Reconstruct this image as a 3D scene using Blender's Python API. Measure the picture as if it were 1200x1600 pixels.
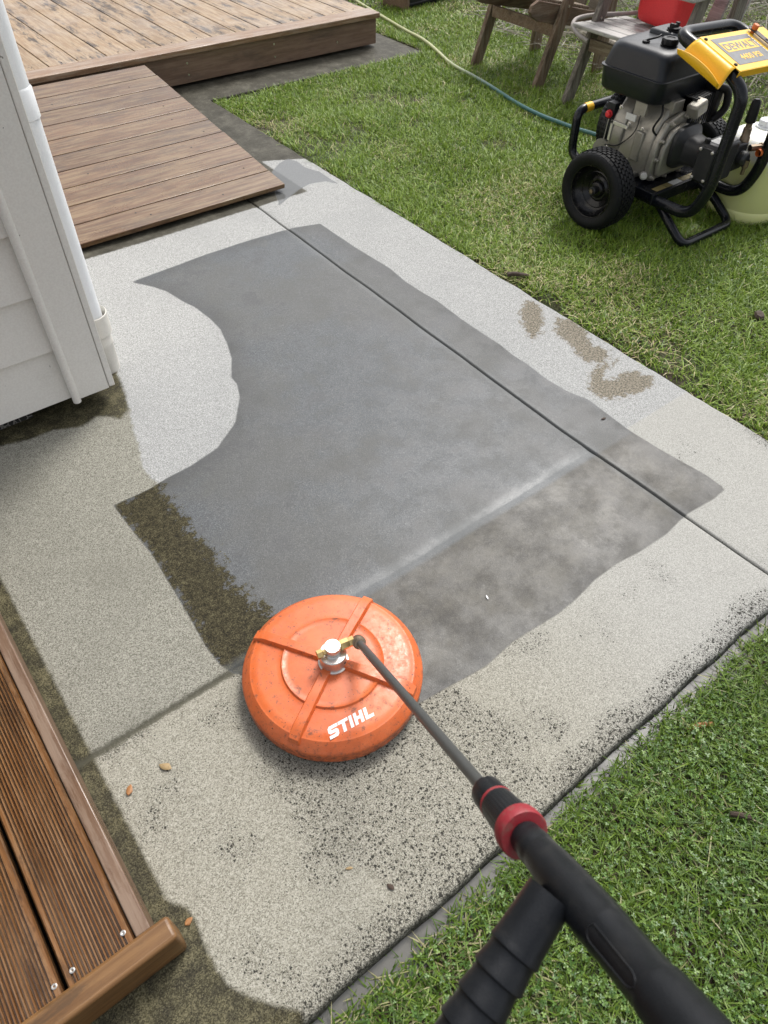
import bpy, bmesh, math, random
import numpy as np
from mathutils import Vector, Matrix
R = math.radians
random.seed(7); np.random.seed(7)
for o in list(bpy.data.objects): bpy.data.objects.remove(o)
S = bpy.context.scene; COL = S.collection

# ------------------------------------------------------------------ camera, world, sun, exposure
ROT = [[0.7906285703942548, -0.6119828885412675, 0.01958080205260639],
       [-0.44583540609485967, -0.5973110850194613, -0.6666710271079023],
       [0.4196870909958613, 0.5183593462508035, -0.7450948488654792]]   # camera right, down, forward in world axes
CAM = Vector((0, 0, 1.5))
cd = bpy.data.cameras.new('camera'); cam = bpy.data.objects.new('camera', cd); COL.objects.link(cam)
r_, d_, f_ = (Vector(v) for v in ROT)
cam.matrix_world = Matrix.Translation(CAM) @ Matrix((r_, -d_, -f_)).transposed().to_4x4()
cd.sensor_fit = 'VERTICAL'; cd.sensor_height = 36; cd.sensor_width = 27; cd.lens = 24.975
cd.clip_start = .02; cd.clip_end = 300
cd.dof.use_dof = True; cd.dof.focus_distance = 2.2; cd.dof.aperture_fstop = 8.0
S.camera = cam
S.render.resolution_x = 768; S.render.resolution_y = 1024
SUN_EL, SUN_AZ = R(54), R(62)         # azimuth from +Y towards +X
w = bpy.data.worlds.new('World'); S.world = w; w.use_nodes = True
nt = w.node_tree; bg = nt.nodes['Background']
sky = nt.nodes.new('ShaderNodeTexSky'); sky.sky_type = 'NISHITA'; sky.sun_disc = False
sky.sun_elevation = SUN_EL; sky.sun_rotation = SUN_AZ; sky.dust_density = 4; sky.air_density = 1.0; sky.ozone_density = 1
hs = nt.nodes.new('ShaderNodeHueSaturation'); hs.inputs['Saturation'].default_value = .24
nt.links.new(sky.outputs[0], hs.inputs['Color']); nt.links.new(hs.outputs[0], bg.inputs['Color'])
bg.inputs['Strength'].default_value = .138
sd = bpy.data.lights.new('sun', 'SUN'); sun = bpy.data.objects.new('sun', sd); COL.objects.link(sun)
sd.energy = 1.5; sd.angle = R(16); sd.color = (1, .965, .91)
sdir = Vector((math.sin(SUN_AZ)*math.cos(SUN_EL), math.cos(SUN_AZ)*math.cos(SUN_EL), math.sin(SUN_EL)))
sun.rotation_euler = sdir.to_track_quat('Z', 'Y').to_euler(); sun.location = sdir*20
S.view_settings.view_transform = 'Standard'; S.view_settings.look = 'None'
S.view_settings.exposure = .75; S.view_settings.gamma = 1

# ------------------------------------------------------------------ node helpers
class NM:
    def __init__(s, name):
        s.m = bpy.data.materials.new(name); s.m.use_nodes = True; s.t = s.m.node_tree
        s.b = s.t.nodes['Principled BSDF']; s.out = s.t.nodes['Material Output']
    def n(s, typ, **kw):
        nd = s.t.nodes.new('ShaderNode'+typ)
        for k, v in kw.items(): setattr(nd, k, v)
        return nd
    def put(s, sock, v):
        if isinstance(v, bpy.types.NodeSocket): s.t.links.new(v, sock)
        elif isinstance(v, (tuple, list)):
            v = tuple(v); sock.default_value = v if len(v) == len(sock.default_value) else v+(1,)
        else: sock.default_value = v
    def pos(s): return s.n('NewGeometry').outputs['Position']
    def vmul(s, v, k):
        nd = s.n('VectorMath', operation='MULTIPLY'); s.put(nd.inputs[0], v); s.put(nd.inputs[1], k); return nd.outputs[0]
    def noise(s, v, scale, detail=3, rough=.55, dist=0, col=False):
        nd = s.n('TexNoise'); s.put(nd.inputs['Vector'], v); nd.inputs['Scale'].default_value = scale
        nd.inputs['Detail'].default_value = detail; nd.inputs['Roughness'].default_value = rough; nd.inputs['Distortion'].default_value = dist
        return nd.outputs['Color' if col else 'Fac']
    def vor(s, v, scale, feature='F1', out='Distance', rand=1):
        nd = s.n('TexVoronoi', feature=feature); s.put(nd.inputs['Vector'], v); nd.inputs['Scale'].default_value = scale
        nd.inputs['Randomness'].default_value = rand
        return nd.outputs[out]
    def mt(s, op, a, b=0, c=0, clamp=False):
        nd = s.n('Math', operation=op, use_clamp=clamp)
        s.put(nd.inputs[0], a); s.put(nd.inputs[1], b)
        if len(nd.inputs) > 2: s.put(nd.inputs[2], c)
        return nd.outputs[0]
    def mr(s, v, a, b, c=0, d=1, smooth=True):
        nd = s.n('MapRange', interpolation_type='SMOOTHSTEP' if smooth else 'LINEAR')
        s.put(nd.inputs[0], v)
        for i, q in enumerate((a, b, c, d)): s.put(nd.inputs[i+1], q)
        return nd.outputs[0]
    def mix(s, f, a, b, mode='MIX'):
        nd = s.n('Mix', data_type='RGBA', blend_type=mode)
        s.put(nd.inputs[0], f); s.put(nd.inputs[6], a); s.put(nd.inputs[7], b); return nd.outputs[2]
    def ramp(s, f, stops):
        nd = s.n('ValToRGB'); s.put(nd.inputs[0], f); el = nd.color_ramp.elements
        while len(el) < len(stops): el.new(.5)
        for e, (p, c) in zip(el, stops): e.position = p; e.color = tuple(c)+(1,)
        return nd.outputs[0]
    def attr(s, name): return s.n('Attribute', attribute_name=name).outputs['Fac']
    def bump(s, h, strength=.5, dist=.002, normal=None):
        nd = s.n('Bump'); s.put(nd.inputs['Height'], h); nd.inputs['Strength'].default_value = strength; nd.inputs['Distance'].default_value = dist
        if normal is not None: s.put(nd.inputs['Normal'], normal)
        return nd.outputs[0]
    def fin(s, color=None, rough=None, metal=None, normal=None, **kw):
        for k, v in (('Base Color', color), ('Roughness', rough), ('Metallic', metal), ('Normal', normal)):
            if v is not None: s.put(s.b.inputs[k], v)
        for k, v in kw.items(): s.put(s.b.inputs[k.replace('_', ' ')], v)
        return s.m

def simple(name, col, rough=.5, metal=0, grime=(.1, .09, .08), g=.25, sc=30, bump=.15, bsc=300, **kw):
    q = NM(name); p = q.pos()
    n1 = q.noise(p, sc, 5, .65); n2 = q.noise(p, bsc, 2)
    c = q.mix(q.mr(n1, .5, .75, 0, g), col, grime)
    c = q.mix(q.mr(n2, .3, .7, 0, .18), c, tuple(min(1, x*1.5+.01) for x in col))
    rr = q.mr(n1, .3, .7, rough*.85, min(1, rough*1.3))
    return q.fin(c, rr, metal, q.bump(n2, bump, .001), **kw)

# ------------------------------------------------------------------ mesh helpers
def world_off(o):
    v = Vector((0, 0, 0))
    while o is not None: v += o.location; o = o.parent
    return v
class MB:
    def __init__(s): s.v = []; s.f = []; s.r = []
    def add(s, vs, fs, rnd=None):
        k = len(s.v); s.v += [tuple(v) for v in vs]; s.f += [tuple(i+k for i in f) for f in fs]
        rv = random.random() if rnd is None else rnd
        s.r += [rv]*len(fs) if not hasattr(rv, '__len__') else list(rv)
        return s
    def box(s, c, size, rot=None, rnd=None, taper=None):
        x, y, z = (q/2 for q in size); vs = [Vector((a*x, b*y, e*z)) for e in (-1, 1) for a, b in ((-1, -1), (1, -1), (1, 1), (-1, 1))]
        if taper:
            for i in range(4, 8): vs[i].x *= taper[0]; vs[i].y *= taper[1]
        if rot is not None: vs = [rot @ v for v in vs]
        c = Vector(c)
        return s.add([v+c for v in vs], [(3, 2, 1, 0), (4, 5, 6, 7), (0, 1, 5, 4), (1, 2, 6, 5), (2, 3, 7, 6), (3, 0, 4, 7)], rnd)
    def bb(s, a, b, rnd=None):
        return s.box([(p+q)/2 for p, q in zip(a, b)], [abs(q-p) for p, q in zip(a, b)], rnd=rnd)
    def beam(s, a, b, wx, wz, up=(0, 0, 1), rnd=None):       # square bar from a to b
        a, b = Vector(a), Vector(b); d = (b-a); L = d.length; d.normalize(); u = Vector(up)
        sx = d.cross(u).normalized(); sz = sx.cross(d)
        rot = Matrix((sx, d, sz)).transposed()
        return s.box((a+b)/2, (wx, L, wz), rot, rnd)
    def rings(s, rs, cap=True, rnd=None, closed=False):
        n = len(rs[0]); vs = [p for r in rs for p in r]; fs = []
        m = len(rs)
        for i in range(m if closed else m-1):
            for j in range(n): fs.append((i*n+j, i*n+(j+1) % n, ((i+1) % m)*n+(j+1) % n, ((i+1) % m)*n+j))
        if cap and not closed: fs += [tuple(range(n-1, -1, -1)), tuple((m-1)*n+j for j in range(n))]
        if rnd == 'angle': rnd = [j/n for i in range(m if closed else m-1) for j in range(n)]+([.5, .5] if cap and not closed else [])
        return s.add(vs, fs, rnd)
    def tube(s, pts, r, seg=14, rnd=None, cap=True, twist=0, sub=0):
        pts = [Vector(p) for p in pts]; n = len(pts); rs = []
        rr = r if hasattr(r, '__len__') else [r]*n
        t = [(pts[min(i+1, n-1)]-pts[max(i-1, 0)]).normalized() for i in range(n)]
        u = t[0].orthogonal().normalized() if abs(t[0].z) > .95 else t[0].cross(Vector((0, 0, 1))).normalized()
        for i in range(n):
            u = (u-t[i]*u.dot(t[i])).normalized(); v = t[i].cross(u)
            rs.append([pts[i]+(u*math.cos(a)+v*math.sin(a))*rr[i] for a in (2*math.pi*j/seg+twist*i for j in range(seg))])
        return s.rings(rs, cap, rnd)
    def lathe(s, prof, o, ax=(0, 0, 1), seg=48, rnd=None, cap=True, phase=0, mod=None):   # prof: (radius, height)
        o = Vector(o); ax = Vector(ax).normalized(); u = ax.orthogonal().normalized()
        if abs(ax.z) > .999: u = Vector((1, 0, 0))
        v = ax.cross(u); rs = []
        for r, h in prof:
            rs.append([o+ax*h+(u*math.cos(a)+v*math.sin(a))*(r*(mod(a, h) if mod else 1)) for a in (2*math.pi*j/seg+phase for j in range(seg))])
        return s.rings(rs, cap, rnd)
    def prism(s, poly, M, depth, rnd=None):      # poly in 2D, M 4x4 maps (x,y,0) to world, extruded along local z
        n = len(poly); vs = [M @ Vector((x, y, 0)) for x, y in poly]+[M @ Vector((x, y, depth)) for x, y in poly]
        fs = [tuple(range(n-1, -1, -1)), tuple(range(n, 2*n))]+[(i, (i+1) % n, n+(i+1) % n, n+i) for i in range(n)]
        return s.add(vs, fs, rnd)
    def build(s, name, mat, parent=None, bevel=0, smooth=True, seg=2, angle=35, subsurf=0):
        me = bpy.data.meshes.new(name); off = world_off(parent) if parent is not None else Vector((0, 0, 0))
        o = bpy.data.objects.new(name, me); COL.objects.link(o)
        vs = np.array(s.v, dtype=float)
        if parent is None:
            base = Vector(((vs[:, 0].min()+vs[:, 0].max())/2, (vs[:, 1].min()+vs[:, 1].max())/2, vs[:, 2].min())); o.location = base; off = base
        else: o.parent = parent
        me.from_pydata([tuple(p) for p in vs-np.array(off)], [], s.f)
        a = me.attributes.new('rnd', 'FLOAT', 'FACE'); a.data.foreach_set('value', np.array(s.r, dtype=np.float32))
        me.materials.append(mat)
        bm = bmesh.new(); bm.from_mesh(me); bmesh.ops.recalc_face_normals(bm, faces=bm.faces); bm.to_mesh(me); bm.free()
        if smooth:
            me.polygons.foreach_set('use_smooth', [True]*len(me.polygons))
            me.set_sharp_from_angle(angle=R(angle))
        if bevel:
            b = o.modifiers.new('bevel', 'BEVEL'); b.width = bevel; b.segments = seg; b.limit_method = 'ANGLE'; b.angle_limit = R(30)
            b.harden_normals = False
        if subsurf:
            b = o.modifiers.new('sub', 'SUBSURF'); b.levels = subsurf; b.render_levels = subsurf
        return o
def empty(name, loc, label, cat, group=None):
    o = bpy.data.objects.new(name, None); COL.objects.link(o); o.location = loc; o.empty_display_size = .1
    return tag(o, label, cat, group)
def tag(o, label=None, cat=None, group=None, kind=None):
    if label: o['label'] = label
    if cat: o['category'] = cat
    if group: o['group'] = group
    if kind: o['kind'] = kind
    return o
def fillet(pts, r, n=6):            # round the corners of a polyline
    pts = [Vector(p) for p in pts]; out = [pts[0]]
    for a, b, c in zip(pts, pts[1:], pts[2:]):
        u = (a-b); v = (c-b); k = min(r, u.length*.49, v.length*.49); p = b+u.normalized()*k; q = b+v.normalized()*k
        for i in range(n+1):
            t = i/n; out.append(p*(1-t)**2+b*2*t*(1-t)+q*t*t)
    out.append(pts[-1]); return out
def spline(pts, n=8):
    P = [Vector(p) for p in pts]; P = [P[0]*2-P[1]]+P+[P[-1]*2-P[-2]]; out = []
    for i in range(1, len(P)-2):
        for k in range(n):
            t = k/n; a, b, c, d = P[i-1:i+3]
            out.append(.5*((2*b)+(c-a)*t+(2*a-5*b+4*c-d)*t*t+(3*b-a-3*c+d)*t**3))
    out.append(P[-2]); return out
def text_mesh(txt, size, M, mat, name, parent, bold=0, depth=.0006, shear=0, sx=1, mb=None):
    cu = bpy.data.curves.new('t', 'FONT'); cu.body = txt; cu.size = size; cu.offset = bold; cu.extrude = depth/2; cu.shear = shear
    o = bpy.data.objects.new('t', cu); COL.objects.link(o)
    dg = bpy.context.evaluated_depsgraph_get(); me = bpy.data.meshes.new_from_object(o.evaluated_get(dg))
    m = MB(); m.add([M @ Vector((v.co.x*sx, v.co.y, v.co.z+depth/2)) for v in me.vertices], [tuple(p.vertices) for p in me.polygons])
    bpy.data.objects.remove(o); bpy.data.meshes.remove(me)
    return m.build(name, mat, parent, smooth=False)
def project(P):     # used only to skip grass far outside the view
    q = (np.asarray(P)-np.array(CAM)) @ np.array(ROT).T
    z = np.maximum(q[:, 2], 1e-3)
    return 600+1110*q[:, 0]/z, 800+1110*q[:, 1]/z, q[:, 2]
def wrap(nx):       # cheap tileless value noise for heights
    pass
_gr = np.random.RandomState(3).rand(64, 64)
def vnoise(x, y, s):
    x = np.asarray(x)*s; y = np.asarray(y)*s; xi = np.floor(x).astype(int); yi = np.floor(y).astype(int)
    fx = x-xi; fy = y-yi; fx = fx*fx*(3-2*fx); fy = fy*fy*(3-2*fy); g = lambda a, b: _gr[a % 64, b % 64]
    return (g(xi, yi)*(1-fx)+g(xi+1, yi)*fx)*(1-fy)+(g(xi, yi+1)*(1-fx)+g(xi+1, yi+1)*fx)*fy
POLY={
'wet':[(0.790,2.599),(0.947,2.611),(1.126,2.622),(1.337,2.618),(1.540,2.606),(1.666,2.567),(1.670,2.332),(1.676,2.182),(1.682,2.082),(1.669,1.970),(1.672,1.874),(1.681,1.788),(1.673,1.642),(1.673,1.529),(1.676,1.437),(1.668,1.357),(1.672,1.289),(1.665,1.205),(1.672,1.108),(1.698,1.031),(1.694,0.973),(1.689,0.909),(1.686,0.842),(1.691,0.750),(1.699,0.672),(1.711,0.587),(1.709,0.512),(1.646,0.508),(1.539,0.519),(1.491,0.516),(1.422,0.508),(1.315,0.512),(1.235,0.523),(1.145,0.523),(1.055,0.510),(0.982,0.508),(0.835,0.519),(0.740,0.509),(0.630,0.523),(0.551,0.532),(0.485,0.579),(0.397,0.656),(0.306,0.785),(0.253,0.856),(0.238,0.893),(0.235,0.956),(0.242,1.042),(0.249,1.159),(0.255,1.284),(0.250,1.399),(0.247,1.520),(0.309,1.520),(0.363,1.521),(0.397,1.528),(0.500,1.535),(0.597,1.556),(0.701,1.627),(0.776,1.730),(0.802,1.795),(0.805,1.836),(0.859,1.930),(0.892,2.024),(0.914,2.107),(0.916,2.192),(0.909,2.293),(0.892,2.349),(0.872,2.459),(0.846,2.517)],
'mossw':[(0.238,1.533),(0.311,1.525),(0.368,1.531),(0.397,1.528),(0.382,1.457),(0.390,1.383),(0.380,1.317),(0.385,1.242),(0.387,1.158),(0.378,1.074),(0.395,1.029),(0.399,0.983),(0.418,0.952),(0.414,0.843),(0.370,0.747),(0.247,0.845),(0.230,0.891),(0.230,0.960),(0.240,1.044),(0.246,1.161),(0.253,1.286),(0.247,1.401)],
'dirt':[(-0.304,2.781),(0.341,2.134),(0.509,2.097),(0.479,1.990),(0.460,1.883),(0.429,1.790),(0.406,1.698),(0.380,1.621),(0.378,1.549),(0.391,1.516),(0.347,1.476),(0.307,1.166),(0.340,0.900),(0.263,0.828),(0.252,0.853),(-0.118,0.834),(-0.236,0.778),(-0.713,0.997)],
'damp':[(-0.388,2.286),(0.022,2.167),(0.129,2.127),(0.341,2.134),(0.509,2.119),(0.501,2.059),(0.483,1.967),(0.455,1.886),(0.416,1.857),(0.385,1.899),(0.359,1.914),(0.305,1.893),(0.222,1.932),(0.152,1.933),(0.073,1.956),(-0.035,1.973),(-0.427,2.053)],
'side':[(-0.195,1.648),(-0.120,1.363),(-0.124,1.250),(-0.126,1.143),(-0.125,0.984),(-0.119,0.847),(-0.123,0.787),(-0.125,0.708),(-0.129,0.643),(-0.128,0.580),(-0.102,0.523),(-0.065,0.478),(-0.060,0.443),(-0.066,0.402),(-0.069,0.360),(-0.061,0.317),(-0.036,0.272),(-0.002,0.232),(0.017,0.210),(0.014,0.190),(-0.043,0.178),(-0.440,0.382),(-0.597,1.054)],
'f1':[(1.948,1.584),(1.983,1.570),(1.989,1.538),(1.922,1.450),(1.851,1.399),(1.791,1.383),(1.807,1.431),(1.872,1.529)],
'f2':[(1.975,1.428),(2.011,1.402),(2.014,1.357),(1.992,1.296),(1.943,1.232),(1.972,1.187),(1.934,1.144),(1.885,1.143),(1.851,1.181),(1.861,1.235),(1.883,1.276),(1.888,1.322),(1.892,1.369)],
'f3':[(1.808,1.122),(1.850,1.136),(1.913,1.131),(1.954,1.120),(1.904,1.110),(1.854,1.102),(1.829,1.075),(1.860,1.053),(1.912,1.059),(1.954,1.037),(1.972,0.988),(1.945,0.955),(1.895,0.949),(1.832,0.966),(1.761,0.989),(1.733,1.034),(1.750,1.077)],
'pud':[(1.780,3.153),(1.861,3.217),(1.927,3.237),(1.947,3.185),(1.941,3.095),(1.973,3.018),(1.967,2.846),(1.937,2.910),(1.858,2.931),(1.766,2.902),(1.674,2.853),(1.611,2.818),(1.673,2.952)],
'damp2':[(0.520,2.124),(0.537,2.120),(0.534,2.035),(0.501,1.974),(0.480,1.981)],
}
# ------------------------------------------------------------------ concrete path
def sdf(poly, X, Y):
    P = np.array(poly); d = np.full(X.shape, 1e9); ins = np.zeros(X.shape, bool)
    for i in range(len(P)):
        a = P[i]; b = P[(i+1) % len(P)]; e = b-a; wx = X-a[0]; wy = Y-a[1]
        t = np.clip((wx*e[0]+wy*e[1])/(e@e+1e-12), 0, 1)
        d = np.minimum(d, (wx-e[0]*t)**2+(wy-e[1]*t)**2)
        c = (a[1] > Y) != (b[1] > Y)
        with np.errstate(divide='ignore', invalid='ignore'): c &= X < (e[0]*(Y-a[1])/(e[1] if e[1] else 1e-9)+a[0])
        ins ^= c
    d = np.sqrt(d); return np.where(ins, d, -d)
XR, YN, YL, XL = 2.01, .19, 4.19, 3.62       # right edge, near edge, L-part near edge, L-part right end
GX, GY = 1.515, .862                           # groove lines
def lines(a, b, step, fine):
    g = list(np.arange(a, b, step)); 
    for c, w_, s_ in fine: g = [q for q in g if abs(q-c) > w_]+list(np.arange(c-w_, c+w_+1e-6, s_))
    return np.array(sorted(g))
gx = lines(-1.3, XL+.02, .012, [(GX, .030, .002), (XR, .024, .003), (XL, .02, .004)])
gy = lines(YN-.014, 5.2, .012, [(GY, .036, .003), (YN+.008, .022, .003), (YL, .02, .004)])
X, Y = np.meshgrid(gx, gy, indexing='ij')
reg = [(-3, YN), (XR, YN), (XR, YL), (XL, YL), (XL, 7), (-3, 7)]
dR = sdf(reg, X, Y)
wob = (vnoise(X, Y, 9)-.5)*.005+(vnoise(X+7, Y, 30)-.5)*.003
de = dR+wob
rr_ = .014
Z = np.where(de < rr_, -(rr_-np.sqrt(np.maximum(0, rr_**2-np.clip(rr_-de, 0, rr_)**2))), 0)
Z = np.where(de < 0, -.014-np.minimum(.07, -de*12), Z)
gxx = GX + np.where(Y > GY, (Y-GY)*.007, (GY-Y)*.03) + (vnoise(X*0, Y, 6)-.5)*.006
dgx = np.abs(X-gxx); dgy = np.abs(Y-GY-(vnoise(X, Y*0, 5)-.5)*.006)
dgy = np.where(X > gxx, 9, dgy)
Z -= .009*np.exp(-(dgx/.0036)**2)+.0022*np.exp(-(dgx/.022)**2)
Z -= np.where(X > .4, .0005, .004)*np.exp(-(dgy/.007)**2)+.0022*np.exp(-(dgy/.026)**2)
Z += (vnoise(X, Y, 3)-.5)*.004+(vnoise(X, Y, 11)-.5)*.0012
nx, ny = X.shape
idx = np.arange(nx*ny).reshape(nx, ny)
ok = (de > -.012)
cell = ok[:-1, :-1] & ok[1:, :-1] & ok[:-1, 1:] & ok[1:, 1:]
q = np.stack([idx[:-1, :-1], idx[1:, :-1], idx[1:, 1:], idx[:-1, 1:]], -1)[cell]
def np_mesh(name, V, F, mat, attrs=None, smooth=True):
    me = bpy.data.meshes.new(name); n = F.shape[1]
    me.vertices.add(len(V)); me.vertices.foreach_set('co', np.ascontiguousarray(V, dtype=np.float32).ravel())
    me.loops.add(F.size); me.loops.foreach_set('vertex_index', np.ascontiguousarray(F, dtype=np.int32).ravel())
    me.polygons.add(len(F)); me.polygons.foreach_set('loop_start', np.arange(0, F.size, n, dtype=np.int32))
    me.update(calc_edges=True)
    if smooth: me.polygons.foreach_set('use_smooth', np.ones(len(F), bool))
    for k, v in (attrs or {}).items():
        a = me.attributes.new(k, 'FLOAT', 'POINT'); a.data.foreach_set('value', np.ascontiguousarray(v, dtype=np.float32).ravel())
    me.materials.append(mat); me.validate()
    o = bpy.data.objects.new(name, me); COL.objects.link(o); return o
A = {k: np.clip(sdf(v, X, Y), -.4, .4) for k, v in POLY.items()}
A['side'] = np.maximum(A['side'], np.where(Y < 1.95, -.088-X, -1))
foot = np.maximum(np.maximum(A['f1'], A['f2']), A['f3'])
ramp_wet_shade = np.minimum(np.minimum(Y-2.868, 1.80-X), 9)  # wet strip and ramp shadow, painted dark into the concrete
dark = np.maximum(ramp_wet_shade, np.minimum(Y-3.24+.5*(X-1.9), 9))
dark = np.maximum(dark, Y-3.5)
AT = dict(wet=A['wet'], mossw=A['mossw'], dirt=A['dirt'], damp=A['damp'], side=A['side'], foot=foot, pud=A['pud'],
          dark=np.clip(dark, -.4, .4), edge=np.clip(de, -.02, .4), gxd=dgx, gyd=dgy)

def concrete():
    q = NM('concrete'); p = q.pos()
    sep = q.n('SeparateXYZ'); q.put(sep.inputs[0], p); px, py = sep.outputs[0], sep.outputs[1]
    big = q.noise(p, 2.2, 4, .6); mid = q.noise(p, 14, 5, .6); fine = q.noise(p, 330, 3, .7); grit = q.vor(p, 540, out='Color')
    gsep = q.n('SeparateColor'); q.put(gsep.inputs[0], grit); gr = gsep.outputs[0]; gr2 = gsep.outputs[1]
    rag = q.noise(p, 45, 4, .7)
    def mask(a, soft=.004, amp=.0, nz=None, bias=0):
        v = q.attr(a)
        if amp: v = q.mt('ADD', v, q.mt('MULTIPLY', q.mt('SUBTRACT', nz if nz is not None else rag, .5), amp))
        return q.mr(v, -soft+bias, soft+bias)
    small = q.noise(p, 10, 3, .5)
    # dry, cleaned
    dry = q.ramp(q.mt('ADD', q.mt('MULTIPLY', gr, .55), q.mt('MULTIPLY', fine, .5)), [(.15, (.12, .12, .115)), (.42, (.265, .268, .263)), (.6, (.335, .339, .333)), (.9, (.50, .50, .49))])
    dry = q.mix(q.mr(big, .45, .7, 0, .30), dry, (.235, .24, .24))
    # dirty dry: olive grey
    dirty = q.ramp(q.mt('ADD', q.mt('MULTIPLY', gr, .6), q.mt('MULTIPLY', fine, .45)), [(.15, (.070, .067, .052)), (.45, (.200, .194, .162)), (.9, (.38, .37, .32))])
    dirty = q.mix(q.mr(big, .4, .7, 0, .45), dirty, (.150, .145, .120))
    m_d = mask('dirt', .006, .035)
    c = q.mix(m_d, dry, dirty)
    # front slab, sandy, unwashed
    front = q.mr(q.mt('SUBTRACT', GY, py), -.004, .004)
    fcol = q.ramp(q.mt('ADD', q.mt('MULTIPLY', gr, .6), q.mt('MULTIPLY', fine, .45)), [(.15, (.100, .093, .074)), (.45, (.255, .243, .198)), (.9, (.42, .405, .35))])
    fcol = q.mix(q.mr(px, .55, 1.35, 0, .75), fcol, q.mix(.5, dry, (.38, .375, .35)))
    c = q.mix(front, c, fcol)
    # black lichen specks
    pd = q.n('VectorMath', operation='MULTIPLY_ADD'); q.put(pd.inputs[0], q.noise(p, 260, 2, .6, col=True)); q.put(pd.inputs[1], (.006, .006, .006)); q.put(pd.inputs[2], p); pd = pd.outputs[0]
    vs = q.vor(pd, 215); dens = q.noise(p, 5.5, 3, .6); vrad = q.vor(pd, 215, out='Color')
    vsep = q.n('SeparateColor'); q.put(vsep.inputs[0], vrad)
    sx1 = q.mt('SUBTRACT', px, .46); sy1 = q.mt('SUBTRACT', py, .42)
    halo = q.mr(q.mt('SQRT', q.mt('ADD', q.mt('MULTIPLY', sx1, sx1), q.mt('MULTIPLY', sy1, sy1))), .08, .42, .16, -.06)
    dens2 = q.mt('ADD', dens, halo)
    cl = q.mr(q.mt('ADD', dens2, q.mt('MULTIPLY', q.mr(px, .3, 1.3, 1, 0), .10)), .42, .70)
    edge_d = q.mr(q.mt('ADD', q.attr('edge'), q.mt('MULTIPLY', q.mt('SUBTRACT', dens, .5), .12)), .0, .10, 1, 0)
    dn = q.mt('MAXIMUM', q.mt('MULTIPLY', cl, q.mt('ADD', q.mt('MULTIPLY', front, .85), .02)), q.mt('MULTIPLY', edge_d, q.mr(py, .5, .8, 1.25, .12)))
    th = q.mt('MULTIPLY', q.mt('MULTIPLY', dn, q.mt('POWER', vsep.outputs[0], 3.4)), .86)
    blob = q.mr(q.mt('SUBTRACT', th, q.mt('ADD', vs, q.mt('MULTIPLY', q.mt('SUBTRACT', fine, .5), .25))), -.03, .05)
    vs2 = q.vor(pd, 420); th2 = q.mt('MULTIPLY', q.mt('ADD', dn, q.mt('MULTIPLY', m_d, .38)), q.mt('MULTIPLY', gr2, .72))
    blob2 = q.mr(q.mt('SUBTRACT', th2, vs2), -.05, .05)
    spk = q.mt('MAXIMUM', blob, q.mt('MULTIPLY', blob2, .8))
    c = q.mix(q.mt('MULTIPLY', spk, .93), c, (.022, .021, .018))
    # weathered dark back part, plus wet shade painted at the ramp end
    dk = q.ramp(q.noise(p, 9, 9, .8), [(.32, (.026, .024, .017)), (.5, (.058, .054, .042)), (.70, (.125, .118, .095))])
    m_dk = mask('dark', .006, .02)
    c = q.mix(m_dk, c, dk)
    # wet, cleaned; bluish sky sheen put into the base colour
    wetc = q.ramp(q.mt('ADD', q.mt('MULTIPLY', gr, .45), q.mt('MULTIPLY', fine, .55)), [(.15, (.028, .032, .037)), (.48, (.060, .067, .074)), (.68, (.100, .107, .112)), (.92, (.24, .24, .23))])
    mot = q.noise(p, 7.5, 9, .72)
    wetc = q.mix(q.mr(big, .42, .58, 0, .40), wetc, (.088, .084, .074))
    wetc = q.mix(q.mr(mot, .48, .64, 0, .45), wetc, (.112, .113, .108))
    wetc = q.mix(q.mr(mot, .49, .38, 0, .60), wetc, (.034, .036, .039))
    wetc = q.mix(q.mt('MULTIPLY', q.mr(q.noise(p, 120, 4, .8), .56, .72), .55), wetc, (.20, .195, .18))
    wetd = q.mix(q.mr(q.noise(p, 11, 9, .78), .38, .64), (.036, .032, .026), (.084, .077, .062))      # wet, unwashed front strip
    wetd = q.mix(q.mr(fine, .5, .75, 0, .6), wetd, (.15, .142, .12))
    wetc = q.mix(q.mt('MULTIPLY', q.mr(py, GY-.03, GY-.015, 1, 0), .85), wetc, wetd)
    m_w = mask('wet', .0032, .004, small)
    c = q.mix(m_w, c, wetc)
    # wetter, darker fringe just inside the damp border
    c = q.mix(q.mt('MULTIPLY', m_w, q.mr(q.mt('ADD', q.attr('wet'), q.mt('MULTIPLY', q.mt('SUBTRACT', small, .5), .10)), .0, .10, .38, 0)), c, (.030, .031, .032))
    # wet moss strip with ragged border
    ms = q.ramp(q.mt('ADD', q.mt('MULTIPLY', q.noise(p, 60, 5, .75), .7), q.mt('MULTIPLY', gr, .3)), [(.33, (.008, .0065, .002)), (.5, (.026, .021, .008)), (.70, (.10, .088, .046))])
    rag2 = q.noise(p, 30, 7, .85)
    m_m = q.mt('MULTIPLY', m_w, mask('mossw', .0020, .26, rag2))
    c = q.mix(m_m, c, ms)
    # damp, mossy borders near house and near the low deck
    ds = q.ramp(q.mt('ADD', q.mt('MULTIPLY', q.noise(p, 22, 6, .75), .75), q.mt('MULTIPLY', gr, .25)), [(.36, (.010, .008, .003)), (.5, (.036, .031, .012)), (.68, (.13, .115, .062))])
    m_s = q.mt('MAXIMUM', mask('damp', .008, .02), mask('side', .006, .012))
    c = q.mix(q.mt('MULTIPLY', m_s, .93), c, ds)
    # old foot marks
    m_f = mask('foot', .010, .11)
    fc = q.mix(q.mr(q.noise(p, 150, 5, .8), .38, .62), (.035, .028, .015), (.27, .235, .175))
    c = q.mix(q.mt('MULTIPLY', m_f, .85), c, fc)
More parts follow.
